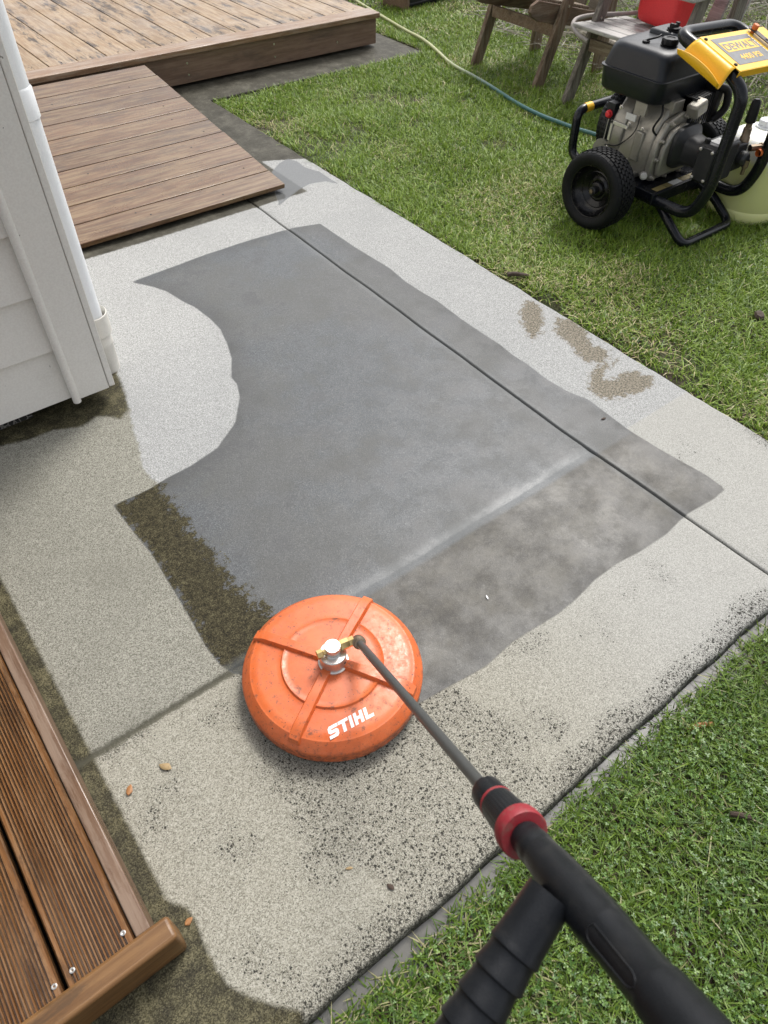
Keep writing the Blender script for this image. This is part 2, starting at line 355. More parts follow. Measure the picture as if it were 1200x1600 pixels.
    # grooves: grime in the bottom, slurry and painted pale wet sheen on the shoulders
    c = q.mix(q.mr(q.attr('gxd'), .0012, .0042, .92, 0), c, (.03, .028, .024))
    gw = q.mr(q.mt('ADD', q.attr('gyd'), q.mt('MULTIPLY', q.mt('SUBTRACT', rag, .5), .02)), q.mr(m_w, 0, 1, .003, .008), q.mr(m_w, 0, 1, .015, .036), q.mr(m_w, 0, 1, .85, .45), 0)
    c = q.mix(q.mt('MULTIPLY', q.mr(q.attr('gxd'), .006, .030, .35, 0), m_w), c, (.14, .148, .15))
    c = q.mix(gw, c, q.mix(m_w, (.065, .062, .045), (.115, .125, .13)))
    # dark wet outer edge
    c = q.mix(q.mr(q.mt('ADD', q.attr('edge'), q.mt('MULTIPLY', q.mt('SUBTRACT', rag, .5), .022)), -.004, .008, .9, 0), c, (.028, .027, .02))
    m_p = mask('pud', .004, .014)
    c = q.mix(q.mt('MULTIPLY', m_p, .8), c, (.11, .115, .118))
    film = q.mt('MAXIMUM', m_p, q.mt('MULTIPLY', q.mt('MULTIPLY', gw, m_w), .35))
    wetall = q.mt('MAXIMUM', m_w, q.mt('MAXIMUM', m_s, q.mt('MULTIPLY', m_dk, .8)))
    rough = q.mr(wetall, 0, 1, .92, .58)
    rough = q.mix(q.mr(q.mt('MULTIPLY', m_w, q.mt('SUBTRACT', 1, m_m)), 0, 1, 0, .8), rough, q.mr(big, .36, .62, .34, .46))
    rough = q.mix(film, rough, (.06, .06, .06))
    h = q.mt('ADD', q.mt('MULTIPLY', fine, .6), q.mt('MULTIPLY', gr, .4))
    h = q.mt('MULTIPLY', h, q.mt('SUBTRACT', 1, q.mt('MULTIPLY', film, .97)))
    h = q.mt('ADD', h, q.mt('MULTIPLY', q.noise(p, 60, 4, .6), .5)); nrm = q.bump(h, .45, .0016)
    q.put(q.b.inputs['Specular IOR Level'], q.mr(q.mt('MULTIPLY', m_w, q.mt('SUBTRACT', 1, m_m)), 0, 1, .15, q.mr(mot, .36, .64, .50, .22)))
    return q.fin(c, rough, 0, nrm)
M_conc = concrete()
V = np.stack([X.ravel(), Y.ravel(), Z.ravel()], -1)
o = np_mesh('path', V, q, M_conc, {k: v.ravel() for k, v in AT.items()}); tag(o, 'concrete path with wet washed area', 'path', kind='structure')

# ------------------------------------------------------------------ lawn ground and gutter water
def lawn_z(x, y):
    x = np.asarray(x, float); y = np.asarray(y, float)
    z = (vnoise(x, y, 1.3)-.5)*.03+(vnoise(x+3, y+9, 5)-.5)*.012-.012
    near = np.clip((.21-y)/.03, 0, 1)*np.where(x < XR, 1, 0)
    zn = -.056+np.clip((.185-y)/.032, 0, 1)*.030+np.clip((.12-y)/.12, 0, 1)*.014+(vnoise(x, y, 9)-.5)*.010
    z = z*(1-near)+zn*near
    d = np.abs(x-XR); z = np.where((y > .1) & (y < YL), np.minimum(z, -.02+np.clip(d, 0, .3)*.3), z)
    return z
lx = np.concatenate([[-60, -20, -8, -4], np.arange(-2, 8, .06), [9, 12, 20, 60]]); ly = np.concatenate([[-60, -20, -6, -3], np.arange(-1.5, 9, .06), [10, 14, 25, 80]])
LX, LY = np.meshgrid(lx, ly, indexing='ij'); LZ = lawn_z(LX, LY)
under = (sdf(reg, LX, LY) > .03) | ((LX < 3.35) & (LY > 4.6) & (LX > -8)) | ((LX < .3) & (LY > 1.5) & (LX > -8))
LZ = np.where(under, -.10, LZ)
ii = np.arange(LX.size).reshape(LX.shape); LF = np.stack([ii[:-1, :-1], ii[1:, :-1], ii[1:, 1:], ii[:-1, 1:]], -1).reshape(-1, 4)
q_ = NM('soil'); p_ = q_.pos(); n_ = q_.noise(p_, 40, 6, .7); n2_ = q_.noise(p_, 3, 4)
M_soil = q_.fin(q_.mix(q_.mr(n2_, .4, .6), q_.ramp(n_, [(.3, (.022, .016, .009)), (.7, (.075, .055, .03))]), q_.ramp(n_, [(.3, (.02, .03, .008)), (.7, (.07, .085, .025))])), .9, 0, q_.bump(n_, .8, .02))
tag(np_mesh('lawn_ground', np.stack([LX.ravel(), LY.ravel(), LZ.ravel()], -1), LF, M_soil), 'earth under the lawn', 'ground', kind='structure')
q_ = NM('slurry_water'); p_ = q_.pos()
M_water = q_.fin(q_.mix(q_.noise(p_, 12, 3), (.10, .097, .086), (.145, .14, .127)), .12, 0, q_.bump(q_.noise(p_, 25, 2), .12, .004))
wx = np.arange(-.3, 2.05, .03); rows = [.21, .17, .15, .12, .09]
V = np.array([(x, y if j < 4 else y, -.034) for x in wx for j, y in enumerate(rows)]); n = len(rows)
F = np.array([(i*n+j, (i+1)*n+j, (i+1)*n+j+1, i*n+j+1) for i in range(len(wx)-1) for j in range(n-1)])
tag(np_mesh('puddle_water', V, F, M_water), 'milky water lying along the path edge', 'water', kind='structure')
# ------------------------------------------------------------------ timber
def wood(name, cols, axis, wear=None, dark=None, gloss=.45, fine_sc=1, reed=.35):
    q = NM(name); tc = q.n('TexCoord').outputs['Object']; rn = q.attr('rnd')
    off = q.n('CombineXYZ'); 
    for i in range(3): q.put(off.inputs[i], q.mt('MULTIPLY', rn, 7+3*i))
    va = q.n('VectorMath', operation='ADD'); q.put(va.inputs[0], q.pos()); q.put(va.inputs[1], off.outputs[0]); v = va.outputs[0]
    st = [14, 14, 14]; st[axis] = 1.1; g1 = q.noise(q.vmul(v, tuple(st)), 4.5*fine_sc, 5, .65, .4)
    st2 = [45, 45, 45]; st2[axis] = 1.2; g2 = q.noise(q.vmul(v, tuple(st2)), 3, 3, .7)
    c = q.ramp(q.mt('ADD', q.mt('MULTIPLY', g1, .6), q.mt('MULTIPLY', g2, .45)), [(.28, cols[0]), (.52, cols[1]), (.78, cols[2])])
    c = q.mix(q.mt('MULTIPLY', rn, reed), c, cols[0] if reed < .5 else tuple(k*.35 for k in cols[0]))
    big = q.noise(v, 3.5, 5, .65)
    if wear:
        st3 = [34, 34, 34]; st3[axis] = 2.6
        wn = q.noise(q.vmul(v, tuple(st3)), 1.5, 8, .8); wk = q.noise(q.vmul(v, tuple(st2)), 2, 2)
        c = q.mix(q.mt('MULTIPLY', q.mr(q.mt('ADD', wn, q.mt('MULTIPLY', wk, .22)), .56, .70), wear[1]), c, wear[0])
    if dark:
        st4 = [9, 9, 9]; st4[axis] = 2.0
        dn = q.noise(q.vmul(v, tuple(st4)), 1.3, 7, .78)
        c = q.mix(q.mt('MULTIPLY', q.mr(q.mt('ADD', dn, q.mt('MULTIPLY', g2, .18)), .60, .70), dark[1]), c, dark[0])
    h = q.mt('ADD', q.mt('MULTIPLY', g2, .6), q.mt('MULTIPLY', g1, .4))
    return q.fin(c, q.mr(big, .35, .65, gloss*.7, min(1, gloss*1.35)), 0, q.bump(h, .5, .0018))
M_ramp = wood('ramp_wood', ((.042, .020, .009), (.125, .064, .030), (.215, .130, .070)), 0, ((.29, .22, .125), .38), ((.035, .022, .016), .4), .34)
M_rear = wood('rear_deck_wood', ((.11, .064, .032), (.25, .165, .095), (.41, .30, .19)), 1, ((.46, .38, .27), .35), ((.028, .020, .018), .9), .5)
M_trim = wood('trim_wood', ((.10, .052, .028), (.21, .122, .068), (.32, .21, .13)), 0, ((.42, .36, .29), .35), None, .4)
M_fasc = wood('fascia_wood', ((.085, .052, .034), (.16, .10, .066), (.23, .155, .105)), 0, ((.28, .20, .14), .3), ((.05, .04, .03), .4), .6)
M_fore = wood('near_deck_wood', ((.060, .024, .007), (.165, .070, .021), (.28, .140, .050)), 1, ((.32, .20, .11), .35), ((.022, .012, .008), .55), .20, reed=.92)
M_foreX = wood('near_trim_wood', ((.070, .030, .009), (.150, .072, .024), (.24, .128, .048)), 0, None, ((.03, .02, .012), .5), .33)
M_strip = wood('near_strip_wood', ((.070, .036, .020), (.14, .080, .048), (.22, .142, .095)), 1, ((.26, .19, .14), .5), None, .3)
M_chair = wood('chair_wood', ((.070, .045, .030), (.145, .095, .062), (.23, .165, .11)), 2, ((.33, .29, .22), .4), ((.035, .028, .022), .5), .75)
M_chairX = wood('chair_rail_wood', ((.080, .050, .035), (.16, .105, .070), (.24, .17, .12)), 0, ((.33, .28, .21), .35), ((.035, .028, .022), .4), .7)
M_greyY = wood('weathered_grey_wood', ((.22, .205, .19), (.40, .385, .365), (.60, .59, .57)), 1, None, ((.08, .075, .065), .5), .6)
M_greyZ = wood('weathered_leg_wood', ((.075, .065, .055), (.15, .13, .11), (.27, .24, .20)), 2, ((.36, .33, .28), .4), ((.03, .027, .024), .5), .75)
M_screw = simple('steel_screw', (.62, .60, .56), .28, 1, g=.3)
M_nail = simple('dark_nail', (.03, .025, .022), .6)
M_black = simple('black_shade', (.008, .008, .01), .9)  # black standing in for shade in gaps and holes

rear = empty('rear_deck', (1.8, 4.45, 0), 'pale weathered raised timber deck with dark mildew patches, at the far left', 'deck')
DZ = .198; m = MB(); xb = 3.42; k = 0
while xb > -3.2:
    m.bb((xb-.160, 4.578, DZ-.025), (xb, 8.2, DZ-.002-random.random()*.0015)); xb -= .166
m.build('decking', M_rear, rear, bevel=.003)
m = MB(); m.bb((-3.2, 4.438, DZ-.030), (3.435, 4.572, DZ)); m.build('edge_board', M_trim, rear, bevel=.004)
m = MB(); m.bb((-3.2, 4.462, .018), (3.42, 4.487, DZ-.031)); m.build('fascia', M_fasc, rear, bevel=.002)
m = MB(); m.bb((3.395, 4.489, .018), (3.418, 8.2, DZ-.031)); m.build('side_fascia', M_fasc, rear, bevel=.002)
for x in np.arange(.3, 3.4, .166):
    for dx in (.04, .12):
        if x < 1.0: continue
        mm = MB(); mm.lathe([(.004, 0), (.004, .0012), (.001, .0016)], (x+dx-.07, 4.612+random.uniform(-.004, .004), DZ-.0022), seg=8); mm.build('nail', M_nail, rear, smooth=False)
for x, z in ((2.02, .06), (2.02, .12), (2.62, .06), (2.62, .13), (3.1, .07)):
    mm = MB(); mm.lathe([(.006, 0), (.006, .0015), (.003, .002)], (x, 4.4625, z), (0, -1, 0), seg=10); mm.build('screw', M_screw, rear)

rampo = empty('deck_ramp', (1.2, 3.6, 0), 'sloping brown timber ramp from the rear deck down onto the path', 'ramp')
m = MB(); y0, z0, y1, z1 = 2.925, .036, 4.35, .188; sl = Vector((0, y1-y0, z1-z0)); L = sl.length; sl.normalize(); up = Vector((0, -sl.z, sl.y))
rot = Matrix((Vector((1, 0, 0)), sl, up)).transposed(); n = 10; pw = L/n
for i in range(n):
    c = Vector((.95, y0, z0))+sl*(pw*(i+.5))-up*.010
    m.box(c, (1.53+random.uniform(-.004, .004), pw-.005, .021), rot)
m.build('ramp_boards', M_ramp, rampo, bevel=.003)
for xx in (.25, .95, 1.65):
    m = MB(); m.beam((xx, y0+.12, .012), (xx, y1-.05, .14), .045, .03); m.build('ramp_bearer', M_fasc, rampo)
for px, i, t in ((1.02, 0, .75), (1.07, 0, .45), (1.42, 0, .4), (1.62, 1, .5), (.98, 3, .5), (1.5, 3, .5), (1.55, 5, .55), (1.58, 6, .6), (1.52, 8, .5), (1.1, 8, .4), (1.63, 4, .3)):
    c = Vector((px, y0, z0))+sl*(pw*(i+t))+up*.0004
    mm = MB(); mm.lathe([(.0045, 0), (.0045, .0008), (.002, .0012)], c, up, seg=8); mm.build('nail', M_nail, rampo, smooth=False)

# low reeded deck in the near left corner
low = empty('low_deck', (-.6, 1.1, 0), 'low reeded brown timber deck with wet grooved boards, at the near left', 'deck')
ZT = .092
def reeded(m, x0, x1, y0, y1, z, n=15):
    wd = (x1-x0); prof = [(x0, z-.024), (x0, z-.004), (x0+.003, z-.0005)]; a = x0+.010; b = x1-.010; p = (b-a)/n
    for i in range(n):
        prof += [(a+p*i, z-.0005), (a+p*(i+.18), z-.0046), (a+p*(i+.45), z-.0048), (a+p*(i+.62), z-.0006)]
    prof += [(b, z-.0005), (x1-.003, z-.0005), (x1, z-.004), (x1, z-.024)]
    A_ = [(x, y0, zz) for x, zz in prof]; B_ = [(x, y1, zz) for x, zz in prof]; k = len(prof)
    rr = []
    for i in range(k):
        za, zb_ = prof[i][1], prof[(i+1) % k][1]; rr.append(.92 if (za < z-.003 and zb_ < z-.003) else (.55 if min(za, zb_) < z-.003 else .05))  # dirt-dark grooves against lighter ridges, also painting in the ridge glints
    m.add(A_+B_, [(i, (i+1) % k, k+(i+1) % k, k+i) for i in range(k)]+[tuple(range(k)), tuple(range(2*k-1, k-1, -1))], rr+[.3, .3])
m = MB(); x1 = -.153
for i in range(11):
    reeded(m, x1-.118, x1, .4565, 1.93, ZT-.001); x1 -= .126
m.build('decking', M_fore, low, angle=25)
m = MB(); m.bb((-.151, .4565, .004), (-.124, 1.93, ZT)); m.build('edge_strip', M_strip, low, bevel=.0025)
m = MB(); m.bb((-1.9, .412, .002), (-.092, .456, .103)); ob = m.build('end_board', M_foreX, low, bevel=.008, seg=3)
for x, y in ((-.166, .478), (-.256, .478), (-.288, .474), (-.384, .476), (-.414, .478)):
    mm = MB(); mm.lathe([(.0048, 0), (.0048, .0012), (.0038, .0018), (.0018, .0016), (.0016, .0002)], (x, y, ZT-.0018), seg=14); mm.build('screw', M_screw, low)
m = MB(); m.bb((-1.9, .46, .003), (-.155, 1.9, .02)); m.build('gap_shade_sheet', M_black, low)  # black sheet painting the shade seen through the board gaps

# ------------------------------------------------------------------ house corner
M_paint = simple('beige_grey_paint', (.70, .67, .62), .42, g=.10, sc=9, bump=.03, bsc=180, grime=(.25, .24, .2))
_t = M_paint.node_tree; _b = _t.nodes['Principled BSDF']; _src = _b.inputs['Base Color'].links[0].from_socket
_q = NM.__new__(NM); _q.m = M_paint; _q.t = _t; _q.b = _b; _p = _q.pos(); _w = _q.n('VectorMath', operation='MULTIPLY_ADD'); _q.put(_w.inputs[0], _q.noise(_p, 60, 2, col=True)); _q.put(_w.inputs[1], (.02, .02, .02)); _q.put(_w.inputs[2], _p)
_v = _q.vor(_w.outputs[0], 22); _c = _q.n('SeparateColor'); _q.put(_c.inputs[0], _q.vor(_w.outputs[0], 22, out='Color'))
_q.put(_b.inputs['Base Color'], _q.mix(_q.mt('MULTIPLY', _q.mr(_v, .04, .07, .8, 0), _q.mr(_c.outputs[0], .70, .72)), _src, (.06, .05, .04)))
M_found = NM('pebbled_foundation'); _p = M_found.pos(); _v = M_found.vor(_p, 55, feature='DISTANCE_TO_EDGE')
M_found = M_found.fin(M_found.mix(M_found.mr(_v, .04, .12), (.20, .19, .17), (.025, .024, .022)), .85)
M_white = simple('white_plastic', (.80, .82, .84), .32, g=.05, bump=.05)
M_cream = simple('cream_plastic', (.62, .60, .55), .4, g=.12, sc=50, bump=.1, grime=(.3, .28, .2))
house = empty('house', (-1.5, 4, 0), 'beige weatherboard house corner with white downpipe, at the left edge', 'house')
HX, HY, HZ = .437, 1.972, .058
m = MB(); z = HZ
prof = []
while z < 3.0:
    P = [(0, z), (-.0, z+.001), (0.017, z+.176), (.034, z+.176), (.034, z)]
    M_ = Matrix(((0, 0, 1, -4.0), (1, 0, 0, HY), (0, 1, 0, 0), (0, 0, 0, 1)))
    m.prism([(a, b) for a, b in P], M_, 4.0+.34); z += .176
m.build('weatherboards', M_paint, house, angle=20)
m = MB(); m.bb((.338, HY-.018, HZ-.004), (HX, HY+.03, 3.0)); ob = m.build('corner_board', M_paint, house, bevel=.002)
m = MB(); m.bb((HX+.0012, HY-.020, HZ), (HX+.020, HY+.09, 3.0)); m.build('corner_return_board', M_paint, house, bevel=.0025)
m = MB(); m.tube([(.331, HY-.013, HZ-.012), (.331, HY-.013, 3.0)], .0125, 16); m.build('corner_bead', M_paint, house)
m = MB(); m.bb((HX-.03, HY+.091, HZ), (HX-.004, 9, 3.0)); m.bb((-4, HY+.05, HZ+.01), (.33, HY+.09, 3.0)); m.bb((-4, HY+.095, 3.001), (HX, 9, 3.12)); m.build('side_wall', M_paint, house)
m = MB(); m.bb((-4, 2.03, -.05), (.20, 2.3, .09)); m.build('foundation', M_found, house)
m = MB(); m.bb((.205, 2.07, -.05), (.42, 2.3, .09)); m.build('floor_shade_block', M_black, house)  # added black block, stands for the shade under the floor
PX, PY = .492, 2.135
m = MB(); m.lathe([(.0385, .165), (.0385, .80), (.0385, 3.0)], (PX-.002, PY, 0), seg=40); dp = m.build('downpipe', M_white, house)
m = MB(); m.lathe([(.0392, .79), (.0425, .793), (.0425, .86), (.0392, .866)], (PX-.002, PY, 0), seg=40, cap=False); m.build('pipe_joint', M_white, dp)
m = MB(); m.lathe([(.043, -.02), (.043, .095), (.046, .10), (.046, .112), (.0445, .12), (.0445, .135), (.0525, .143), (.0525, .212), (.0505, .214), (.0495, .21), (.0495, .15), (.0, .15)], (PX, PY, 0), seg=48, cap=False)
tag(m.build('drain_socket', M_cream), 'cream plastic drain riser standing in the concrete under the white downpipe', 'drain pipe')

# ------------------------------------------------------------------ rotary surface cleaner
def orange():
    q = NM('orange_plastic'); p = q.pos()
    n1 = q.noise(p, 9, 6, .7); n2 = q.noise(p, 55, 6, .8); n3 = q.noise(p, 400, 2)
    c = q.mix(q.mr(n1, .3, .7), (.55, .098, .016), (.64, .150, .042))
    c = q.mix(q.mr(n2, .46, .66, 0, .50), c, (.47, .115, .042))
    c = q.mix(q.mr(n2, .56, .66, 0, .80), c, (.13, .05, .028))
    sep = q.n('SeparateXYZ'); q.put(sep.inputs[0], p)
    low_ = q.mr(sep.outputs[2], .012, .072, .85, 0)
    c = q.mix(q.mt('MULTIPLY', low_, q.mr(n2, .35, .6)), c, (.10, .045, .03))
    v = q.vor(p, 70); vc = q.n('SeparateColor'); q.put(vc.inputs[0], q.vor(p, 70, out='Color'))
    sp = q.mt('MULTIPLY', q.mr(v, .10, .15, 1, 0), q.mr(vc.outputs[0], .80, .82, 0, 1))
    c = q.mix(sp, c, (.05, .03, .02))
    vb = q.vor(p, 190); vb2 = q.n('SeparateColor'); q.put(vb2.inputs[0], q.vor(p, 190, out='Color')); c = q.mix(q.mt('MULTIPLY', q.mr(vb, .16, .24, .9, 0), q.mr(vb2.outputs[1], .86, .88, 0, 1)), c, (.06, .03, .02))
    return q.fin(c, q.mr(n2, .35, .65, .27, .52), 0, q.bump(q.mt('ADD', n3, q.mt('MULTIPLY', n2, .6)), .18, .001))
M_or = orange()
M_metal = simple('machined_steel', (.62, .60, .57), .34, .85, g=.25, bsc=600, bump=.05)
M_brass = simple('brass', (.70, .50, .22), .3, 1, g=.25)
M_oldbrass = simple('tarnished_brass', (.22, .17, .12), .4, .8, g=.4)
M_rubber = simple('black_rubber', (.006, .006, .007), .6, g=.15, bump=.25)
M_brush = simple('black_bristle', (.012, .011, .010), .8)
CX, CY = .430, .700; RC = .205
sc = empty('surface_cleaner', (CX, CY, 0), 'round orange rotary surface cleaner standing on the wet concrete', 'surface cleaner')
m = MB()
prof = [(RC-.010, .012), (RC-.002, .012), (RC, .016), (RC+.001, .046), (RC-.0005, .0495), (RC-.002, .0512), (RC-.017, .0705), (RC-.0195, .0725), (RC-.025, .0736)]
rs_ = []
for r in np.linspace(RC-.030, .030, 16):
    prof.append((r, .0735+(1-(r/RC)**2)*.009))
    if abs(r-.118) < .006:
        prof += [(.1165, prof[-1][1]+.0002), (.1155, prof[-1][1]+.0026), (.1135, prof[-1][1]+.0028)]
prof.append((.0, .0838))
prof2 = []
for r, h in prof:
    if r < .1136 and r < RC-.04: h += .0022
    prof2.append((r, h))
m.lathe(prof2, (CX, CY, 0), seg=160, cap=False); cover = m.build('cover', M_or, sc, angle=24)
cover_z = lambda r: .0735+(1-(r/RC)**2)*.009+(.0022 if r < .1136 else 0)
m = MB(); m.lathe([(RC-.014, .001), (RC-.009, .001), (RC-.007, .014), (RC-.02, .014)], (CX, CY, 0), seg=120, cap=False, mod=lambda a, h: 1+.004*math.sin(a*60)); m.build('bristle_skirt', M_brush, sc)
# raised ribs: tapered bars following the cover, dropping over the bevel
for tx, ty in ((.601, .794), (.332, .866), (.545, .517), (.262, .602)):
    a = math.atan2(ty-CY, tx-CX); u = Vector((math.cos(a), math.sin(a), 0)); v = Vector((-u.y, u.x, 0)); m = MB(); rs = []
    for r in [.026, .05, .08, .110, .118, .145, .170, .182, .190, .196]:
        w0 = .0085+.003*r/.19; w1 = w0+.0055
        zt = cover_z(min(r, .165))+.0115-(.0012 if r < .113 else 0)
        if r > .175: zt = .0845-(r-.178)*.55
        zb = (cover_z(r) if r < .178 else .070-(r-.178)*1.0)-.004
        b = Vector((CX, CY, 0))+u*r
        rs.append([b-v*w1+Vector((0, 0, zb)), b-v*w0+Vector((0, 0, zt)), b+v*w0+Vector((0, 0, zt)), b+v*w1+Vector((0, 0, zb))])
    rs.append([p+u*.0015+Vector((0, 0, -.012 if i in (1, 2) else -.002)) for i, p in enumerate(rs[-1])])
    m.rings(rs, True); m.build('rib', M_or, sc, bevel=.0016)
m = MB(); m.lathe([(.034, .084), (.034, .089), (.0305, .090), (.0305, .122), (.0290, .124), (.0185, .1245), (.0180, .127), (.0160, .1285), (.0160, .1385), (.0178, .140), (.0178, .150), (.0172, .152), (.0, .1525)], (CX, CY-.004, 0), seg=56, cap=False)
hub = m.build('swivel_hub', M_metal, sc)
hub_c = Vector((CX, CY-.004, 0))
m = MB(); m.lathe([(.003, 0), (.0026, .0008), (.0012, .0008), (.001, -.002)], hub_c+Vector((.012, -.0285, .106)), (.38, -.92, 0), seg=6); m.build('grub_screw', M_nail, hub)
axd = Vector((.062, -.014, .002)).normalized()
m = MB(); m.lathe([(.0095, -.037), (.0105, -.036), (.0105, -.024), (.006, -.022), (.006, .0)], hub_c+Vector((0, 0, .139)), axd, seg=6); m.build('brass_plug', M_brass, hub)
m = MB(); m.lathe([(.010, .016), (.0125, .018), (.0125, .036), (.0110, .038), (.0120, .050)], hub_c+Vector((0, 0, .139)), axd, seg=6); m.build('brass_elbow', M_brass, hub)
# lettering, white, slanted block capitals on the cover
M_ink = NM('white_lettering'); _n = M_ink.noise(M_ink.pos(), 160, 5, .8)
M_ink = M_ink.fin(M_ink.mix(M_ink.mr(_n, .60, .68, 0, .8), (.80, .80, .78), (.66, .17, .06)), .4)
def letters(mat, parent):
    t = .30       # stroke width, letter box height 1
    G = {'S': (1.02, [[(0, 0), (.75, 0), (.92, .15), (.92, .48), (.78, .62), (.30, .62), (.30, .74), (.95, .74), (.95, 1), (.15, 1), (0, .85), (0, .50), (.14, .38), (.62, .38), (.62, .26), (0, .26)]]),
         'T': (.98, [[(.32, 0), (.62, 0), (.62, .74), (.95, .74), (.95, 1), (0, 1), (0, .74), (.32, .74)]]),
         'I': (.46, [[(.06, 0), (.36, 0), (.36, 1), (.06, 1)]]),
         'H': (1.03, [[(.05, 0), (.35, 0), (.35, .38), (.63, .38), (.63, 0), (.93, 0), (.93, 1), (.63, 1), (.63, .64), (.35, .64), (.35, 1), (.05, 1)]]),
         'L': (.9, [[(.05, 0), (.88, 0), (.88, .26), (.35, .26), (.35, 1), (.05, 1)]])}
    p0 = Vector((.322, .553, 0)); p1 = Vector((.428, .540, 0)); ux = (p1-p0); ln = ux.length; ux.normalize(); uy = Vector((-ux.y, ux.x, 0))
    tot = sum(G[c][0] for c in 'STIHL'); s = ln/tot; H = .026; m = MB(); x = 0; n_obj = 0
    for ch in 'STIHL':
        adv, polys = G[ch]
        for poly in polys:
            # split the outline into a triangulated thin slab lying on the dome
            pts = []
            for a, b in poly:
                w_ = p0+ux*((x+a)*s+b*H*.22)+uy*(b*H); r = math.hypot(w_.x-CX, w_.y-CY); pts.append(Vector((w_.x, w_.y, cover_z(min(r, RC-.03))+.0006)))
            n_ = len(pts); m.add([p-Vector((0, 0, .002)) for p in pts]+pts, [tuple(range(n_, 2*n_))]+[(i, (i+1) % n_, n_+(i+1) % n_, n_+i) for i in range(n_)])
        x += adv
    return m.build('lettering', mat, parent, smooth=False)
letters(M_ink, sc)
# ------------------------------------------------------------------ lance and grip
La, Lb = Vector((.486, .677, .139)), Vector((0.2381, -0.0945, 0.8329)); ld = (Lb-La).normalized(); LL = (Lb-La).length
lance = empty('spray_lance', (.36, .28, .45), 'long grey pressure lance with black grip and red ring, held from the near right corner', 'spray lance')
M_pipe = simple('grey_lance_pipe', (.105, .108, .105), .33, .55, g=.15, bsc=500, bump=.05)
M_grip = simple('black_grip', (.007, .008, .010), .36, g=.35, sc=30, bsc=600, bump=.25, grime=(.032, .030, .027), Specular_IOR_Level=.30)
M_red = simple('dusty_red_ring', (.24, .014, .022), .5, g=.85, sc=50, grime=(.16, .09, .07))
def along(prof, name, mat, parent=lance, seg=40, mod=None, cap=True, **k):
    m = MB(); m.lathe(prof, La, ld, seg=seg, mod=mod, cap=cap); return m.build(name, mat, parent, **k)
D1 = (Vector((.326, .189, .58))-La).length; D2 = (Vector((.302, .073, .661))-La).length
along([(.0088, .0), (.0088, D1+.02)], 'lance_pipe', M_pipe, seg=28)
along([(.012, -.008), (.0150, -.005), (.0150, .010), (.0115, .012), (.0128, .013), (.0128, .019), (.0092, .021)], 'lance_nut', M_oldbrass, seg=24)
along([(.0105, .004), (.0112, .005), (.0112, .0085), (.0100, .009)], 'nut_ring', M_brass, seg=24, cap=False)
s0 = D1+.010
along([(.012, s0), (.0195, s0+.002), (.0212, s0+.006), (.0218, s0+.030), (.0212, s0+.034)], 'front_cap', M_grip, seg=64, mod=lambda a, h: 1-.05*max(0, math.cos(a*7))**3)
along([(.0215, s0+.0335), (.0224, s0+.0345), (.0224, s0+.0385), (.0215, s0+.0395)], 'thin_red_ring', M_red)
along([(.0222, s0+.039), (.0226, s0+.046), (.0250, s0+.085), (.0262, s0+.092), (.025, s0+.094)], 'adjuster_sleeve', M_grip, seg=120, mod=lambda a, h: 1-.022*(math.cos(a*30) > 0)*(1 if h > s0+.05 else 0))
along([(.0262, s0+.089), (.0290, s0+.091), (.0298, s0+.096), (.0298, s0+.108), (.0284, s0+.1100), (.020, s0+.1104)], 'red_ring', M_red, seg=64)
s1 = s0+.112
pr_ = [(.0235, s1), (.0245, s1+.006), (.0240, s1+.010), (.0250, s1+.014), (.0264, s1+.024), (.0262, s1+.031), (.0255, s1+.034), (.0262, s1+.038), (.0285, s1+.06), (.0300, s1+.085), (.0300, s1+.110), (.0296, s1+.150),
       (.0285, s1+.160), (.0290, s1+.163), (.0285, s1+.166), (.0275, s1+.180), (.0270, s1+.232), (.0284, s1+.236), (.0290, s1+.242), (.0300, s1+.30), (.031, s1+.38), (.030, s1+.46), (.018, s1+.475)]
pr_ = [(r*(.79 if h < s1+.09 else .79+.10*min(1, (h-s1-.09)/.12)), h) for r, h in pr_]
grip = along(pr_, 'grip_tube', M_grip, seg=64)
# oval moulded trigger-hose channel outline on the grip
sx_ = ld.cross(Vector((0, 0, 1))).normalized(); su = sx_.cross(ld)
vdir = (CAM-(La+ld*(s1+.2))); vdir = (vdir-ld*vdir.dot(ld)).normalized()
m = MB(); base = s1+.168; loop = []
wv = vdir.cross(ld)
for t, b in ((0, .007), (.06, .006), (.068, 0), (.06, -.006), (0, -.007), (-.006, 0)):
    nrm = (vdir*math.cos(b/.022-.5)+wv*math.sin(b/.022-.5)); loop.append(La+ld*(base+t)+nrm*.0242)
lp = fillet([*loop, loop[0]], .006, 4); m.tube(lp, .0011, 8, cap=False); m.build('grip_seam', M_grip, grip)
# side handle
Ja, Jb = Vector((0.2460, 0.0356, 0.7296)), Vector((0.0910, 0.0026, 0.6776)); jd = (Jb-Ja).normalized(); JL = (Jb-Ja).length
m = MB(); pr2 = [(.026, -.01), (.0265, .02)]
for k in range(4):
    b0 = .048+k*.027; pr2 += [(.0275, b0-.006), (.0282, b0), (.0290, b0+.003), (.0290, b0+.005), (.0262, b0+.007), (.0258, b0+.010), (.0264, b0+.016)]
pr2 += [(.027, .168), (.026, .176), (.018, .182), (.0, .183)]
pr2 = [(r*.92, h) for r, h in pr2]; m.lathe(pr2, Ja, jd, seg=48); m.build('side_handle', M_grip, lance)
